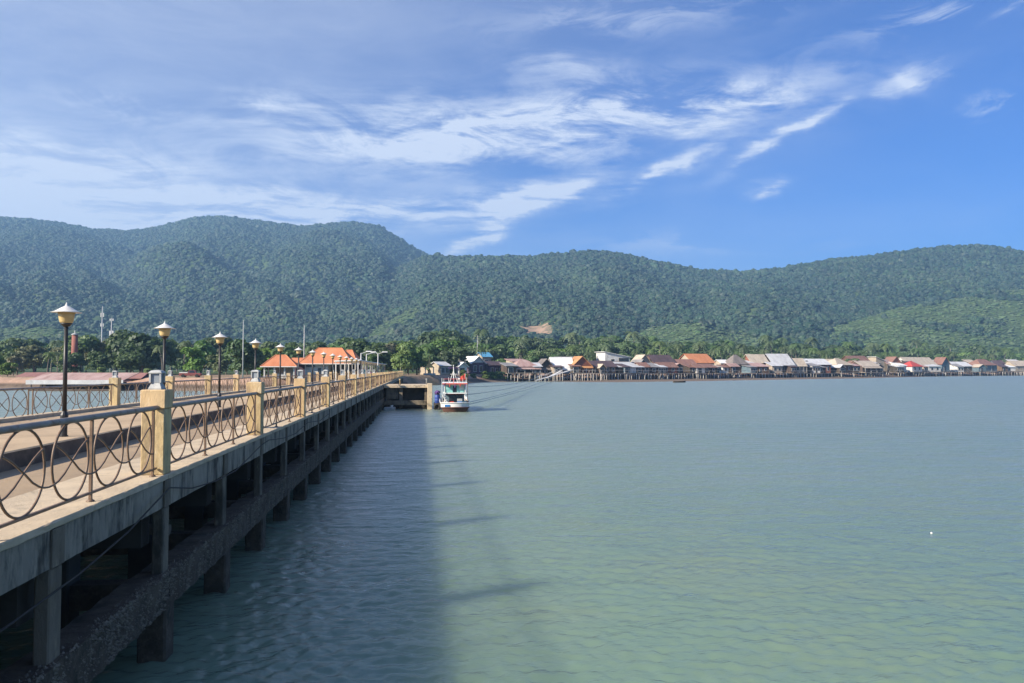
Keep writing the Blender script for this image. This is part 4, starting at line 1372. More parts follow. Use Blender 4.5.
# boardwalk on stilts in front of the houses
bw_ = tag(empty('boardwalk', site(760, coast_at(760), 0)), 'long timber boardwalk on stilts running in front of the village houses', 'boardwalk')
B0 = Vector(bw_.location)
prev = None
rail_z = 1.0
for i, px in enumerate(np.arange(571, 1041, 6.0)):
    d = coast_at(px) - 1.6
    z = hgt(373.0 - 1.6 * max(0, (px - 820) / 200.0), d)
    q = site(px, d, z)
    if prev is not None:
        u = (q - prev)
        u.z = 0
        nn = Vector((-u.y, u.x, 0)).normalized() * 1.3
        MB().slab([prev - B0, q - B0, q + nn - B0, prev + nn - B0], 0.2).build('plank_deck', MATS['pale_wood'], bw_)
        MB().tube([prev - B0 + Vector((0, 0, rail_z)), q - B0 + Vector((0, 0, rail_z))], 0.05, 5).build('handrail', MATS['stilt_pale'], bw_)
        link('rail_post', stilt_mesh(1.0, 'stilt_pale', 0.05), bw_, prev - B0)
    for w in (0.3, 0.85):
        s_ = (prev.lerp(q, w) if prev is not None else q) - B0
        link('stilt', stilt_mesh(round(z, 1) + 1.1), bw_, (s_.x + random.uniform(-.2, .2), s_.y, -1.3))
    prev = q
# sloping gangways down to the water at the left end
def gangway(pa, da, za, pb, db, zb, label):
    a, b_ = site(pa, da, za), site(pb, db, zb)
    o = empty('gangway', (b_.x, b_.y, 0))
    base = Vector((b_.x, b_.y, 0))
    u = (b_ - a)
    nn = Vector((-u.y, u.x, 0)).normalized() * 1.1
    MB().slab([a - base, b_ - base, b_ + nn - base, a + nn - base], 0.12).build('ramp', MATS['roof_silver'], o)
    for k in range(5):
        s_ = a.lerp(b_, k / 4)
        link('stilt', stilt_mesh(s_.z + 1.1, 'stilt_pale', 0.09), o, (s_.x - base.x, s_.y - base.y, -1.2))
    for nv_ in (Vector((0, 0, 0)),):
        MB().tube([a - base + nv_ + Vector((0, 0, 0.9)), b_ - base + nv_ + Vector((0, 0, 0.9))], 0.05, 5).build('handrail', MATS['trim_white'], o)
    tag(o, label, 'gangway', 'sloping gangways at the village')


gangway(571, 262, hgt(369.5, 262), 536, 250, 0.6, 'long white gangway sloping down to the left from the amber roofed house')
gangway(560, 262, hgt(370.5, 262), 545, 256, 1.2, 'short white gangway below the big white sloping roof')

# small things on the water and mud
sk = tag(empty('skiff', site(679, 236, 0.0), R(12)), 'small dark skiff lying off the mud in front of the purple roof', 'boat')
b = MB()
vs = []
for i in range(9):
    q = i / 8
    w = 0.55 * math.sin(math.pi * min(max(q, 0.04), 0.96)) ** 0.6
    vs += [(-2.2 + 4.4 * q, -w, 0.42 + 0.25 * abs(q - 0.5)), (-2.2 + 4.4 * q, 0, -0.1), (-2.2 + 4.4 * q, w, 0.42 + 0.25 * abs(q - 0.5))]
b.add(vs, [(3 * i + k, 3 * i + k + 1, 3 * i + k + 4, 3 * i + k + 3) for i in range(8) for k in range(2)], True)
hl = b.build('hull', MATS['dark_wood'], sk)
hl.modifiers.new('thick', 'SOLIDIFY').thickness = 0.05
for x in (-0.8, 0.7):
    MB().box(x - 0.12, x + 0.12, -0.5, 0.5, 0.34, 0.38).build('thwart', MATS['pale_wood'], sk)
fb = tag(empty('float_buoy', site(928, 4 * F / (532 - HZ), 0.0)), 'tiny white float drifting on the open water', 'buoy')
MB().lathe([(0.01, -0.02), (0.024, -0.01), (0.028, 0.01), (0.02, 0.03), (0.01, 0.036)], 10).build('float_ball', MATS['trim_white'], fb)
MB().lathe([(0.006, 0.036), (0.006, 0.05)], 6).build('eyelet', MATS['cable'], fb)
# ------------------------------------------------------------------ terminal building with orange hip roofs (on land left of the pier)
def hip_roof(o, x0, x1, y0, y1, ze, zr, m, rl=None):
    xm, ym = (x0 + x1) / 2, (y0 + y1) / 2
    rl = rl if rl is not None else max((x1 - x0) / 2 - (y1 - y0) / 2, 0.3)
    A_, B_, C_, D_ = (x0, y0, ze), (x1, y0, ze), (x1, y1, ze), (x0, y1, ze)
    P_, Q_ = (xm - rl, ym, zr), (xm + rl, ym, zr)
    for f in ((A_, B_, Q_, P_), (C_, D_, P_, Q_), (B_, C_, Q_), (D_, A_, P_)):
        n = len(f)
        lo = [(xm + (x - xm) * 0.985, ym + (y - ym) * 0.985, z - 0.16) for x, y, z in f]
        MB().add(list(f) + lo, [tuple(range(n)), tuple(range(n, 2 * n))[::-1]] + [(i, n + i, n + (i + 1) % n, (i + 1) % n) for i in range(n)]).build('roof_panel', MATS[m], o)
    for a, b_ in ((P_, Q_), (A_, P_), (B_, Q_), (C_, Q_), (D_, P_)):
        MB().tube([a, b_], 0.10, 6).build('ridge_cap', MATS[m], o)
    e = MB()
    for a, b_ in ((A_, B_), (B_, C_), (C_, D_), (D_, A_)):
        e.tube([(a[0], a[1], a[2] - 0.1), (b_[0], b_[1], b_[2] - 0.1)], 0.09, 5)
    e.build('eave_board', MATS['trim_white'], o)


DT = 152.0
mT = DT / F
tb = tag(empty('terminal_building', site(326, DT, 2.3), R(-4)), 'white terminal building with large orange hip roof beside the pier', 'building')
hip_roof(tb, -26.5 * mT, 27 * mT, -1, 9, hgt(363.5, DT) - 2.3, hgt(348, DT + 4) - 2.3, 'roof_orange', 12 * mT)
MB().box(-21 * mT, 2 * mT, 0.2, 7.8, 0, 3.1).build('wall', MATS['white_wall'], tb)
MB().box(2.1 * mT, 22 * mT, 3.2, 7.8, 0, 3.1).build('back_wall', MATS['dark_wood'], tb)
MB().box(-8 * mT, -5 * mT, 0.12, 0.19, 0.1, 2.0).build('door', MATS['window_dark'], tb)
MB().box(-20 * mT, -11 * mT, 0.1, 0.19, 2.2, 2.95).build('window', MATS['window_dark'], tb)
for x in (7, 14.5, 22):
    MB().box(x * mT - 0.15, x * mT + 0.15, 0.0, 0.3, 0, 3.1).build('column', MATS['white_wall'], tb)
tb2 = tag(empty('waiting_hall', site(346, DT + 9, 2.3), R(-8)), 'smaller hall with deep red orange roof right of the terminal building', 'building')
hip_roof(tb2, -13 * mT, 12 * mT, 0, 7, hgt(363, DT + 9) - 2.3, hgt(350, DT + 12) - 2.3, 'roof_orange', 3 * mT)
for x in (-10, 0, 10):
    for y in (0.6, 6.4):
        MB().box(x * mT - 0.14, x * mT + 0.14, y - 0.14, y + 0.14, 0, 3.2).build('column', MATS['cream_wall'], tb2)
MB().box(-10.8 * mT, 10.8 * mT, 4.5, 4.7, 0, 3.1).build('back_wall', MATS['dark_wood'], tb2)
gz_ = tag(empty('gazebo', site(279.5, DT - 6, 2.3), R(3)), 'open gazebo with orange pyramid roof left of the terminal building', 'gazebo')
mg = (DT - 6) / F
hip_roof(gz_, -18 * mg, 17 * mg, -0.5, 6.2, hgt(366.3, DT - 6) - 2.3, hgt(355, DT - 3) - 2.3, 'roof_orange', 5 * mg)
for x in (-14.5, -5, 5, 14):
    for y in (0.2, 5.5):
        MB().box(x * mg - 0.13, x * mg + 0.13, y - 0.13, y + 0.13, 0, 2.4).build('column', MATS['white_wall'], gz_)
MB().box(-6 * mg, 8 * mg, 0.5, 0.6, 0, 0.9).build('bench_wall', MATS['white_wall'], gz_)
MB().box(-6 * mg, 10 * mg, 2.6, 2.8, 0, 2.3).build('notice_wall', MATS['cream_wall'], gz_)
lk = tag(empty('link_roof', site(299, DT - 1, 2.3), R(2)), 'low orange link roof between the gazebo and the terminal building', 'roof')
MB().slab([(-9 * mT, 0, hgt(364, DT) - 2.3), (8 * mT, 0, hgt(364, DT) - 2.3), (8 * mT, 3.5, hgt(357.5, DT) - 2.3), (-9 * mT, 3.5, hgt(357.5, DT) - 2.3)], 0.15).build('roof_panel', MATS['roof_orange'], lk)
for x in (-7, 6):
    MB().box(x * mT - 0.12, x * mT + 0.12, 0.5, 0.74, 0, 3.2).build('column', MATS['white_wall'], lk)
MB().box(-7 * mT, 5 * mT, 3.0, 3.2, 0, 3.3).build('back_wall', MATS['purple_wall'], lk)

# red floats, sheds and masts at the far left
def shed(name, px0, px1, depth, zb, ze, zr, dd, roof, wall, label, cat):
    o = empty(name, site((px0 + px1) / 2, depth, zb), -YAW)
    w = (px1 - px0) * depth / F / 2
    ym = dd / 2
    MB().add([(-w, 0, 0), (-w, dd, 0), (-w, dd, ze), (-w, ym, zr - .1), (-w, 0, ze), (w, 0, 0), (w, dd, 0), (w, dd, ze), (w, ym, zr - .1), (w, 0, ze)],
             [(0, 1, 2, 3, 4), (9, 8, 7, 6, 5), (0, 4, 9, 5), (1, 6, 7, 2), (0, 5, 6, 1)]).build('wall', MATS[wall], o)
    k = (zr - ze) / ym
    for s in (-1, 1):
        ee = ym + 0.4
        MB().slab([(-w - .3, ym, zr), (w + .3, ym, zr), (w + .3, ym + s * ee, zr - k * ee), (-w - .3, ym + s * ee, zr - k * ee)], 0.12).build('roof_panel', MATS[roof], o)
    n = max(2, int(w))
    for i in range(n):
        x = -w + 2 * w * (i + .5) / n
        MB().box(x - .35, x + .35, -0.05, -0.004, ze * .15, ze * .7).build('opening', MATS['window_dark'], o)
    return tag(o, label, cat)


roofmat('roof_brick', (0.30, 0.15, 0.125), (0.23, 0.115, 0.10), (0.2, 0.13, 0.11), 0.5)
shed('boat_shed', 18, 47, 163, 0.9, 1.7, 2.5, 6, 'roof_brick', 'red_wall', 'small red roofed shed at the far left shore', 'shed')
shed('boat_shed', 112, 141, 152, 0.8, 1.6, 2.55, 5, 'roof_brick', 'purple_wall', 'small red roofed shed right of the floating shelter', 'shed')
fs_ = tag(empty('floating_shelter', site(76, 143, 0), -YAW), 'long floating shelter with pale pink roof beyond the left railing', 'floating shelter')
mf = 143 / F
MB().bbox(-46 * mf, 46 * mf, 0, 4.6, -0.4, 0.35, 0.05).build('pontoon', MATS['dark_wood'], fs_)
for i in range(10):
    x0 = -48 * mf + 96 * mf * i / 10
    MB().slab([(x0 + .01, -0.3, 1.95), (x0 + 9.6 * mf - .01, -0.3, 1.95), (x0 + 9.6 * mf - .01, 6, 3.4), (x0 + .01, 6, 3.4)], 0.1).build('roof_panel', MATS['roof_pink'], fs_)
MB().box(-48.5 * mf, 48.5 * mf, -0.36, -0.303, 1.25, 2.05).build('fascia_board', MATS['roof_silver'], fs_)
for i in range(9):
    x = -45 * mf + 90 * mf * i / 8
    MB().box(x - .07, x + .07, 0.2, 0.34, 0.35, 1.9).build('post', MATS['dark_wood'], fs_)
MB().box(-44 * mf, 44 * mf, 2.6, 2.7, 0.35, 1.7).build('back_wall', MATS['dark_wood'], fs_)

mat('chimney_red', [(0.30, 0.115, 0.085), (0.24, 0.09, 0.07)], 1.0, 0.8, 0.2)
ch = tag(empty('water_tower', site(74.5, 205, 2.0)), 'slim brick red tower standing behind the nearest lamp post', 'tower')
hh_ = hgt(335, 205) - 2
MB().lathe([(0.95, 0), (0.85, 0.6), (0.78, hh_ * .6), (0.72, hh_)], 16).build('shaft', MATS['chimney_red'], ch)
MB().lathe([(0.85, hh_), (0.85, hh_ + .25), (0.3, hh_ + .5), (0.12, hh_ + .6), (0.12, hh_ + 1.2)], 16).build('cap', MATS['cap_white'], ch)


def mast(px, depth, ytop, rad, label, extras):
    z0 = 2.4
    h = hgt(ytop, depth) - z0
    o = empty('radio_mast', site(px, depth, z0))
    MB().lathe([(rad * 1.5, 0), (rad, h * .6), (rad * .5, h)], 8).build('pole', MATS['roof_silver'], o)
    for fz, ww, hb in extras:
        for s in (-1, 1):
            MB().bbox(s * (rad + .25) - ww / 2, s * (rad + .25) + ww / 2, -0.12, 0.12, h * fz - hb / 2, h * fz + hb / 2, 0.02).build('antenna_panel', MATS['trim_white'], o)
    return tag(o, label, 'mast')


mast(101.5, 300, 306, 0.22, 'pale radio mast on the left, behind the shore trees', [(0.87, 0.3, 1.6), (0.72, 0.3, 1.2)])
mast(111, 285, 318, 0.26, 'shorter pale radio mast with antenna panels beside the taller one', [(0.97, 0.4, .8), (0.72, 0.5, 2.2), (0.62, 0.5, 1.6), (0.55, .4, 1.0)])
mast(243, 135, 320, 0.075, 'tall slim grey pole rising behind the far railing', [])
mast(304, 168, 325, 0.10, 'thin pole rising behind the terminal roof', [])
mast(477.3, 275, 335, 0.10, 'thin pole rising above the white gabled house', [])
mast(955, 560, 300, 0.12, 'faint thin pole above the right end of the village', []) if False else None

# golden shrine on the embankment
mat('gold', [(0.62, 0.40, 0.12), (0.52, 0.32, 0.10)], 2, 0.45)
shr = tag(empty('shrine', site(429.5, 205, 2.3), 0), 'small golden shrine with a pointed spire on the embankment', 'shrine')
MB().bbox(-1.6, 1.6, -1.6, 1.6, 0, 0.7, 0.05).build('plinth', MATS['cap_white'], shr)
for sx in (-1, 1):
    for sy in (-1, 1):
        MB().box(sx * 1.1 - .12, sx * 1.1 + .12, sy * 1.1 - .12, sy * 1.1 + .12, 0.7, 2.2).build('column', MATS['cap_white'], shr)
MB().lathe([(1.9, 2.2), (1.5, 2.45), (1.1, 2.75), (0.95, 2.8), (0.75, 3.1), (0.5, 3.3), (0.4, 3.35), (0.25, 4.0), (0.08, 5.1), (0.02, 5.6)], 4, phase=R(45), smooth=False).build('spire_roof', MATS['gold'], shr)
MB().lathe([(0.5, 0.7), (0.4, 1.0), (0.45, 1.3), (0.2, 1.7), (0.05, 2.0)], 10).build('statue', MATS['gold'], shr)

# parked pickup by the sea wall
mat('car_red', [(0.25, 0.075, 0.06), (0.20, 0.06, 0.05)], 1, 0.35, spec=0.5)
pk = tag(empty('pickup_truck', site(191, 150, 2.45), R(4)), 'red and white pickup truck parked on the sea wall beyond the far railing', 'pickup truck')
MB().bbox(-2.0, 2.0, -0.8, 0.8, 0.35, 0.85, 0.06).build('body', MATS['car_red'], pk)
cb = MB().add([(-0.3, -0.72, .85), (1.1, -0.72, .85), (0.85, -0.62, 1.45), (-0.25, -0.62, 1.45), (-0.3, 0.72, .85), (1.1, 0.72, .85), (0.85, 0.62, 1.45), (-0.25, 0.62, 1.45)],
              [(0, 1, 2, 3), (7, 6, 5, 4), (0, 4, 5, 1), (1, 5, 6, 2), (2, 6, 7, 3), (3, 7, 4, 0)]).build('cabin', MATS['car_red'], pk)
MB().add([(-0.15, -0.735, .92), (0.9, -0.735, .92), (0.74, -0.66, 1.38), (-0.15, -0.66, 1.38)], [(0, 1, 2, 3)]).build('side_window', MATS['window_dark'], cb)
MB().bbox(-1.95, -0.4, -0.78, 0.78, 0.852, 1.05, 0.03).build('cargo_bed', MATS['trim_white'], pk)
wh = MB().tube([(0, -0.1, 0), (0, 0.1, 0)], 0.33, 16).mesh('wheel', MATS['cable'])
for x in (-1.25, 1.3):
    for y in (-0.75, 0.75):
        link('wheel', wh, pk, (x, y, 0.33))


# ------------------------------------------------------------------ people on the pier
def person(loc, rz, shirt, trousers, label, pose=0.0):
    me = bpy.data.meshes.new('person')
    V = [(0, 0, .93, .14), (0, 0, 1.12, .135), (0, 0, 1.32, .15), (0, 0, 1.43, .09), (0, 0.005, 1.50, .055), (0, 0.01, 1.58, .085), (0, 0.012, 1.68, .08)]
    E = [(0, 1), (1, 2), (2, 3), (3, 4), (4, 5), (5, 6)]
    for s in (-1, 1):
        k = len(V)
        V += [(s * .17, 0, 1.40, .06), (s * .23, -.02, 1.15, .045), (s * .24, .06 + pose * s, .92, .035), (s * .24, .09 + pose * s, .83, .035),
              (s * .09, 0, .86, .095), (s * .10, .02 + pose * s * 1.2, .48, .065), (s * .10, -.02 + pose * s * 2, .09, .045), (s * .10, .12 + pose * s * 2, .04, .04)]
        E += [(3, k), (k, k + 1), (k + 1, k + 2), (k + 2, k + 3), (0, k + 4), (k + 4, k + 5), (k + 5, k + 6), (k + 6, k + 7)]
    me.from_pydata([v[:3] for v in V], E, [])
    o = bpy.data.objects.new('person', me)
    o.location, o.rotation_euler = loc, (0, 0, rz)
    COL.objects.link(o)
    o.modifiers.new('skin', 'SKIN')
    for i, v in enumerate(V):
        me.skin_vertices[0].data[i].radius = (v[3], v[3] * .8)
    me.skin_vertices[0].data[0].use_root = True
    o.modifiers.new('sub', 'SUBSURF').levels = 1
    m = bpy.data.materials.new('person_' + label[:8])
    m.use_nodes = True
    t = NT(m.node_tree)
    p = t.t.nodes['Principled BSDF']
    co = t.n('ShaderNodeTexCoord')
    s = t.n('ShaderNodeSeparateXYZ')
    t.l(co.outputs['Object'], s.inputs[0])
    skin = (0.36, 0.20, 0.13)
    c = t.mix(t.rng(s.outputs[2], .90, .92), trousers, shirt)
    c = t.mix(t.rng(s.outputs[2], 1.46, 1.47), c, skin)
    c = t.mix(t.rng(s.outputs[2], 1.63, 1.65), c, (0.02, 0.015, 0.012))
    t.l(c, p.inputs['Base Color'])
    p.inputs['Roughness'].default_value = 0.85
    me.materials.append(m)
    return tag(o, label, 'person')


person((-7.2, 102, Z_PLAT), R(170), (0.05, 0.34, 0.36), (0.05, 0.06, 0.10), 'person in teal shirt walking on the far pier', 0.06)
person((-7.75, 103.5, Z_PLAT), R(185), (0.66, 0.64, 0.62), (0.20, 0.18, 0.17), 'person in white shirt walking on the far pier', -0.05)
person((-6.0, 96, Z_ROAD), R(20), (0.62, 0.30, 0.34), (0.06, 0.05, 0.08), 'person in pink shirt standing on the far pier road', 0.03)

# ------------------------------------------------------------------ vegetation
def leaf_cloud(n, lobes, size, seed, flat=0.35):
    """leaf sprays spread over several ellipsoid lobes: (centre, radii)"""
    r = np.random.default_rng(seed)
    vol = np.array([a[1][0] * a[1][1] for a in lobes])
    pick = r.choice(len(lobes), n, p=vol / vol.sum())
    c = np.array([l[0] for l in lobes])[pick]
    ra = np.array([l[1] for l in lobes])[pick]
    d = r.normal(size=(n, 3))
    d /= np.linalg.norm(d, axis=1)[:, None]
    d[:, 2] = np.where(d[:, 2] < -0.35, -d[:, 2], d[:, 2])
    rad = (0.62 + 0.42 * r.random(n) ** 0.7)[:, None]
    p = c + d * ra * rad
    nrm = d + r.normal(size=(n, 3)) * 0.55 + np.array([0, 0, flat])
    nrm /= np.linalg.norm(nrm, axis=1)[:, None]
    u = np.cross(nrm, r.normal(size=(n, 3)))
    u /= np.linalg.norm(u, axis=1)[:, None]
    w = np.cross(nrm, u)
    s = (size * (0.6 + 0.8 * r.random(n)))[:, None]
    q = np.stack([p - u * s - w * s * .35, p + u * s * .2 - w * s * .75, p + u * s + w * s * .2, p - u * s * .15 + w * s * .8], 1)
    return q.reshape(-1, 3), np.arange(n * 4).reshape(-1, 4)


def mesh_np(name, v, f, m):
    me = bpy.data.meshes.new(name)
    me.from_pydata(v.tolist(), [], f.tolist())
    me.materials.append(MATS[m])
    return me


def trunk_mesh(h, r, seed, limbs=5, name='trunk', lean=0.5):
    rg = random.Random(seed)
    b = MB()
    top = Vector((rg.uniform(-lean, lean), rg.uniform(-lean, lean), h))
    mid = Vector((top.x * .4 + rg.uniform(-.2, .2), top.y * .4, h * .5))
    b.tube([(0, 0, -0.6), (0, 0, 0.2), mid, top], [r * 1.4, r, r * .75, r * .4], 8)
    for i in range(limbs):
        a = rg.uniform(0, 6.28)
        z = h * rg.uniform(.45, .95)
        s = Vector((0, 0, 0)).lerp(mid, z / (h * .5)) if z < h * .5 else mid.lerp(top, (z - h * .5) / (h * .5))
        e = s + Vector((math.cos(a), math.sin(a), rg.uniform(.5, 1.0))) * h * rg.uniform(.22, .4)
        b.tube([s, s.lerp(e, .5) + Vector((0, 0, -.1)), e], [r * .4, r * .28, r * .1], 5)
    return b.mesh(name, MATS['bark'])


def make_tree_kind(seed, h, w, leafm, n=2300, slim=False):
    rg = random.Random(seed)
    lobes = []
    for i in range(14 if not slim else 9):
        a = rg.uniform(0, 6.28)
        q = math.sqrt(rg.random()) * w * .36
        zz = h * rg.uniform(.24, .86)
        if slim:
            q *= .6
        k = w * rg.uniform(.17, .29) * (1.15 - .5 * abs(zz / h - .62))
        lobes.append(((q * math.cos(a), q * math.sin(a), zz), (k, k, k * rg.uniform(.6, .9))))
    lobes.append(((0, 0, h * .88), (w * .2, w * .2, h * .1)))
    v, f = leaf_cloud(n, lobes, 0.034 * (h + w) / 2 + .16, seed)
    return trunk_mesh(h * .72, .02 * h + .08, seed), mesh_np('crown', v, f, leafm)


def make_palm(seed, h):
    rg = random.Random(seed)
    lean = Vector((rg.uniform(-1.6, 1.6), rg.uniform(-1.2, 1.2), 0))
    pts = [Vector((0, 0, -.5)), lean * .1 + Vector((0, 0, h * .3)), lean * .45 + Vector((0, 0, h * .65)), lean + Vector((0, 0, h))]
    tm = MB().tube(pts, [.22, .17, .14, .13], 7).mesh('trunk', MATS['palm_bark'])
    vs, fs = [], []
    top = pts[-1]
    for i in range(20):
        a = i * 2.399 + rg.uniform(-.2, .2)
        up = rg.uniform(-.35, 1.15)
        ln = rg.uniform(2.5, 3.4)
        dirv = Vector((math.cos(a), math.sin(a), 0))
        side = Vector((-math.sin(a), math.cos(a), 0))
        prev = None
        for k in range(9):
            q = k / 8
            p = top + dirv * ln * q * (1 - .12 * q) + Vector((0, 0, ln * (up * q * .75 - 1.05 * q * q)))
            wd_ = .55 * math.sin(math.pi * min(.97, .12 + q * .88)) + .04
            row = (p + side * wd_ - Vector((0, 0, wd_ * .45)), p + Vector((0, 0, .05)), p - side * wd_ - Vector((0, 0, wd_ * .45)))
            if prev is not None:
                b0_ = len(vs)
                # split leaflets: two narrow strips each side
                for s0, s1 in ((0, 1), (1, 2)):
                    m0, m1 = prev[s0].lerp(row[s0], .62), prev[s1].lerp(row[s1], .62)
                    b0_ = len(vs)
                    vs += [prev[s0], prev[s1], m1, m0]
                    fs.append((b0_, b0_ + 1, b0_ + 2, b0_ + 3))
            prev = row
    me = bpy.data.meshes.new('crown')
    me.from_pydata([tuple(v) for v in vs], [], fs)
    me.materials.append(MATS['leaf_palm'])
    return tm, me


KINDS = {
    'dark broad': [make_tree_kind(21, 11, 12, 'leaf_dark'), make_tree_kind(22, 10, 10, 'leaf_dark')],
    'green round': [make_tree_kind(23, 9, 9, 'leaf_mid'), make_tree_kind(24, 10, 8, 'leaf_mid'), make_tree_kind(29, 11, 11, 'leaf_mid')],
    'bright green': [make_tree_kind(25, 8, 8, 'leaf_bright'), make_tree_kind(26, 9, 8, 'leaf_bright')],
    'olive brown': [make_tree_kind(27, 9, 9, 'leaf_olive', 1800)],
    'slender dark': [make_tree_kind(28, 12, 6, 'leaf_dark', 1800, True)],
}
PALMS = [make_palm(41, 8.5), make_palm(42, 7.0), make_palm(43, 10.0)]


def ground_at(p):
    return float(ground_z(np.array([p.x]), np.array([p.y]))[0][0])


def plant(kind, px, depth, scale, label, group, zs=1.0):
    p0 = site(px, depth)
    p0.z = ground_at(p0)
    if kind == 'palm':
        tm, cm = random.choice(PALMS)
        o = empty('coconut_palm', p0, random.uniform(0, 6.28))
    else:
        tm, cm = random.choice(KINDS[kind])
        o = empty('broadleaf_tree', p0, random.uniform(0, 6.28))
    o.scale = (scale, scale, scale * zs)
    link('trunk', tm, o)
    link('crown', cm, o)
    return tag(o, label, 'palm' if kind == 'palm' else 'tree', group)


ZONES = [(-80, 25, 'at the far left frame edge'), (25, 62, 'behind the small red shed on the left'), (62, 100, 'behind the brick red tower'), (100, 130, 'below the radio masts'),
         (130, 165, 'left of the second lamp post'), (165, 190, 'just right of the second lamp post'), (190, 222, 'between the second and third lamp posts'), (222, 243, 'left of the tall grey pole'),
         (243, 265, 'right of the tall grey pole'), (265, 300, 'behind the orange gazebo'), (300, 350, 'behind the orange terminal roof'), (350, 395, 'behind the street lights'),
         (395, 430, 'at the pier root by the embankment'), (430, 470, 'behind the long grey roof on land'), (470, 510, 'behind the white gabled house'), (510, 551, 'behind the leftmost stilt houses'),
         (551, 571, 'behind the big white sloping roof'), (571, 603, 'behind the amber roof'), (603, 634, 'behind the white two storey house'), (634, 652, 'behind the pointed beige gable'),
         (652, 689, 'behind the dark purple roof'), (689, 720, 'behind the big orange roof'), (720, 750, 'behind the dull grey thatch coloured roof'), (750, 771, 'behind the tall beige roof'),
         (771, 805, 'behind the bright silver roof'), (805, 834, 'behind the patched silver roof'), (834, 860, 'behind the beige hip roof'), (860, 890, 'behind the low beige roof with silver eave'),
         (890, 925, 'behind the left part of the long pale hall'), (925, 950, 'behind the right part of the long pale hall'), (950, 975, 'left of the dark red hip roof'),
         (975, 1004, 'behind the dark red hip roof'), (1004, 1200, 'at the right frame edge')]


def zone(px):
    for a, b_, s in ZONES:
        if a <= px < b_:
            return s
    return 'beyond the frame'


ROWNAME = ['front row', 'second row', 'third row', 'fourth row', 'back row']
SIZEN = lambda s: 'low' if s < .8 else ('tall' if s > 1.1 else 'mid-sized')
seen = {}


def belt_tree(kind, px, depth, scale, row, zs=1.0):
    k2 = {'palm': 'coconut palm'}.get(kind, kind + ' tree')
    lab = '%s %s %s, %s' % (SIZEN(scale), k2, zone(px), ROWNAME[row])
    o = plant(kind, px, depth, scale, lab, '%s trees %s' % (kind, zone(px)), zs)
    seen.setdefault(lab, []).append((px, o))


rg = random.Random(3)
# right shore belt
for row, (off, step, smin, smax) in enumerate([(34, 15, .6, .9), (62, 13, .85, 1.2), (95, 13, 1.15, 1.55), (140, 13, 1.45, 1.85), (185, 13, 1.7, 2.1)]):
    px = 428 + rg.uniform(0, 8)
    while px < 1046:
        d = coast_at(px) + off + rg.uniform(-9, 9)
        step_px = step * (300.0 / d) ** .7 * rg.uniform(.7, 1.35)
        r_ = rg.random()
        if r_ < (.5 if px > 600 else .25):
            kind = 'palm'
        elif r_ < .62:
            kind = 'green round'
        elif r_ < .78:
            kind = 'bright green' if row < 4 else 'green round'
        elif r_ < .93:
            kind = 'dark broad'
        else:
            kind = 'slender dark'
        s = rg.uniform(smin, smax) * (1.15 if kind == 'palm' else .9)
        belt_tree(kind, px, d, s, row)
        px += step_px
# left belt
for row, (off, step, smin, smax) in enumerate([(34, 24, .45, .75), (70, 20, .7, 1.0), (110, 18, .85, 1.15), (165, 17, .95, 1.3)]):
    px = -60 + rg.uniform(0, 10)
    while px < 428:
        d = coast_at(px) + off + rg.uniform(-10, 10)
        r_ = rg.random()
        kind = 'palm' if r_ < (.5 if 170 < px < 240 else .26) else 'green round' if r_ < .58 else 'dark broad' if r_ < .72 else 'bright green' if r_ < .9 else 'olive brown'
        s = rg.uniform(smin, smax)
        if not (row == 0 and 255 < px < 362):
            belt_tree(kind, px, d, s, row)
        px += step * (200.0 / d) ** .5 * rg.uniform(.75, 1.4)
CNT = ['leftmost', 'second from left', 'third from left', 'fourth from left', 'fifth from left', 'sixth from left']
for lab, xs in seen.items():
    if len(xs) > 1:
        xs.sort(key=lambda q: q[0])
        for k, (q, o) in enumerate(xs):
            w_ = 'rightmost' if k == len(xs) - 1 else CNT[min(k, 5)]
            full = lab + ', ' + w_
            o['label'] = full if len(full.split()) <= 16 else full.split(' ', 1)[1]
# single trees one can point at
plant('dark broad', 142, 205, 1.12, 'big dark rounded tree left of the second lamp post', 'landmark trees on the left shore')
plant('dark broad', 127, 214, 1.05, 'big dark tree beside the radio masts', 'landmark trees on the left shore')
plant('olive brown', 103, 222, 1.05, 'broad brownish olive tree below the radio masts', 'landmark trees on the left shore')
plant('dark broad', 352, 190, .72, 'large dark tree just right of the orange terminal roof', 'landmark trees by the pier root')
plant('dark broad', 377, 205, .85, 'largest dark tree behind the street lights', 'landmark trees by the pier root')
plant('olive brown', 392, 240, 1.05, 'olive brown tree above the pier root', 'landmark trees by the pier root')
plant('bright green', 408, 200, .95, 'bright green leafy tree above the end of the pier', 'landmark trees by the pier root')
plant('bright green', 417, 208, .95, 'second bright green tree beside the embankment', 'landmark trees by the pier root')
for i, (px, s) in enumerate(((452, .32), (463, .36), (474, .3), (484, .38), (492, .42), (500, .4), (508, .36))):
    names = ['first', 'second', 'third', 'fourth', 'fifth', 'sixth', 'seventh']
    p0 = site(px, coast_at(px) + 9)
    p0.z = ground_at(p0) - .6
    tm, cm = KINDS['bright green'][i % 2]
    o = empty('shrub', p0, random.uniform(0, 6))
    o.scale = (s, s, s * .85)
    link('stem', tm, o)
    link('foliage', cm, o)
    tag(o, 'yellow green shrub on the sea bank, %s from the shrine' % names[i], 'shrub', 'shrubs along the sea bank')
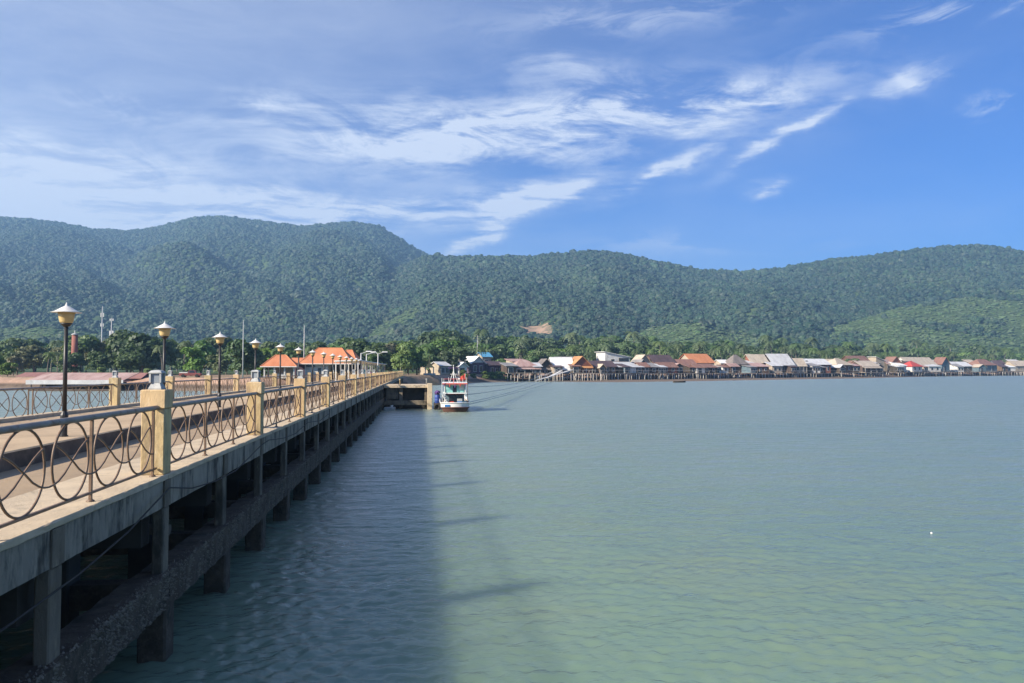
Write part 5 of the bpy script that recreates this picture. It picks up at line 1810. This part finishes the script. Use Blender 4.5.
for px, d, s, lab in ((147, 158, .26, 'yellow green banana clump right of the red roofed shed'), (262, 150, .3, 'yellow green bush left of the gazebo'), (8, 166, .42, 'bright green bush at the far left shore'), (100, 172, .3, 'small palm-like bush right of the red tower')):
    p0 = site(px, d)
    p0.z = ground_at(p0) - .3
    tm, cm = KINDS['bright green'][0]
    o = empty('shrub', p0, random.uniform(0, 6))
    o.scale = (s, s, s)
    link('stem', tm, o)
    link('foliage', cm, o)
    tag(o, lab, 'shrub')

# ---- forest mass on the hills: crowns instanced on points (stuff)
def crown_source(seed, name, m, sub=3, squash=.8):
    bm = bmesh.new()
    bmesh.ops.create_icosphere(bm, subdivisions=sub, radius=1.0)
    r = np.random.default_rng(seed)
    cs = r.normal(size=(16, 3))
    cs /= np.linalg.norm(cs, axis=1)[:, None]
    for v in bm.verts:
        d = np.array(v.co)
        bulge = np.max(np.exp(-((cs - d) ** 2).sum(1) * 4.5))
        k = .68 + .42 * bulge + r.uniform(-.05, .05)
        v.co = Vector((d[0] * k, d[1] * k, (d[2] * k) * squash))
    me = bpy.data.meshes.new(name)
    bm.to_mesh(me)
    bm.free()
    me.materials.append(MATS[m])
    return bpy.data.objects.new(name, me)


def forest(name, label, pts, scl, m, seeds):
    coll = bpy.data.collections.new(name + '_crowns')
    for s in seeds:
        coll.objects.link(crown_source(s, name + '_crown', m))
    me = bpy.data.meshes.new(name)
    me.from_pydata(pts.tolist(), [], [])
    a = me.attributes.new('scl', 'FLOAT_VECTOR', 'POINT')
    a.data.foreach_set('vector', scl.astype(np.float32).ravel())
    o = link(name, me)
    ng = bpy.data.node_groups.new(name, 'GeometryNodeTree')
    ng.interface.new_socket('Geometry', in_out='INPUT', socket_type='NodeSocketGeometry')
    ng.interface.new_socket('Geometry', in_out='OUTPUT', socket_type='NodeSocketGeometry')
    n = ng.nodes
    gi, go_ = n.new('NodeGroupInput'), n.new('NodeGroupOutput')
    ci = n.new('GeometryNodeCollectionInfo')
    ci.inputs[0].default_value = coll
    ci.inputs[1].default_value = True
    ci.inputs[2].default_value = True
    ip = n.new('GeometryNodeInstanceOnPoints')
    ip.inputs['Pick Instance'].default_value = True
    na = n.new('GeometryNodeInputNamedAttribute')
    na.data_type = 'FLOAT_VECTOR'
    na.inputs[0].default_value = 'scl'
    rv = n.new('FunctionNodeRandomValue')
    rv.data_type = 'FLOAT_VECTOR'
    rv.inputs[0].default_value = (-.12, -.12, 0)
    rv.inputs[1].default_value = (.12, .12, 6.28)
    ng.links.new(gi.outputs[0], ip.inputs['Points'])
    ng.links.new(ci.outputs[0], ip.inputs['Instance'])
    ng.links.new(rv.outputs[0], ip.inputs['Rotation'])
    ng.links.new(na.outputs[0], ip.inputs['Scale'])
    ng.links.new(ip.outputs[0], go_.inputs[0])
    o.modifiers.new('crowns', 'NODES').node_group = ng
    return tag(o, label, 'forest' if 'forest' in name else 'scrub', kind='stuff')


def scatter(n, px0, px1, d0, d1, seed):
    r = np.random.default_rng(seed)
    px = r.uniform(px0, px1, n)
    d = np.sqrt(r.uniform(d0 ** 2, d1 ** 2, n))
    q = (px - 512) / F * d
    return px, d, SN * d + CS * q, CS * d - SN * q


px, d, x, y = scatter(210000, -420, 1350, 430, 2340, 5)
z, A, B, C = ground_z(x, y)
cst = np.interp(px, COAST[0], COAST[1])
onC = (C >= A) & (C >= B) & (C > 3)
light = ((px > 800) | ((px > 625) & (px < 770)) | (px < 100)) & onC
light |= (B >= A) & (px > 262) & (px < 420) & (z < 95) & (fbm(x / 120, y / 120, 3) > .45)
keep = d > cst + 185
bare = np.zeros_like(keep)
for c0, ra, rb in bare_spots():
    bare |= (((x - c0.x) / ra) ** 2 + ((y - c0.y) / rb) ** 2) < 0.85 + 0.7 * (fbm(x / 9.0, y / 9.0, 2) - 0.5)
keep &= ~bare
# drop what lies behind the crests (never seen from the bay)
topA = np.interp(px, PROF_A[0], PROF_A[1])
keep &= ~((d > 1720) & (B > A))
keep &= ~((d > 1900) & (A < 60))
patchy = fbm(x / 60 + 9, y / 60, 3)
fo = keep & (~light | (patchy > .60))
ls = keep & light & ~(patchy > .60)
r_ = np.random.default_rng(9)
s = (3.2 + 5.6 * r_.random(len(px)) ** 2.2) * np.interp(d, [430, 900, 2000], [.46, .60, .78])
big_ = r_.random(len(px)) < .06
s = np.where(big_, s * 1.5, s)
sc = np.stack([s, s, s * r_.uniform(.75, 1.25, len(px))], -1)
pts = np.stack([x, y, z + s * .25], -1)
forest('forest', 'dense blue green rainforest covering the hills behind the bay', pts[fo], sc[fo], 'forest_leaf', (1, 2, 3, 4, 5))
s2 = s * .42
forest('scrub', 'pale green scrub and plantations on the lower foothills', np.stack([x, y, z + s2 * .15], -1)[ls], np.stack([s2 * 1.8, s2 * 1.8, s2 * .8], -1)[ls], 'scrub_leaf', (6, 7, 8))

# ------------------------------------------------------------------ haze: one closed box of thin air round everything
hm = bpy.data.materials.new('haze')
hm.use_nodes = True
t = NT(hm.node_tree)
t.t.nodes.clear()
ho_ = t.n('ShaderNodeOutputMaterial')
pv_ = t.n('ShaderNodeVolumePrincipled')
pv_.inputs['Color'].default_value = (0.34, 0.62, 1.0, 1)
pv_.inputs['Density'].default_value = 0.00024
pv_.inputs['Anisotropy'].default_value = 0.1
t.l(pv_.outputs[0], ho_.inputs['Volume'])
hz_o = MB().box(-6100, 6100, -6100, 4300, -5, 540).build('haze', hm)
tag(hz_o, 'thin blue haze in the air over the bay', kind='stuff')
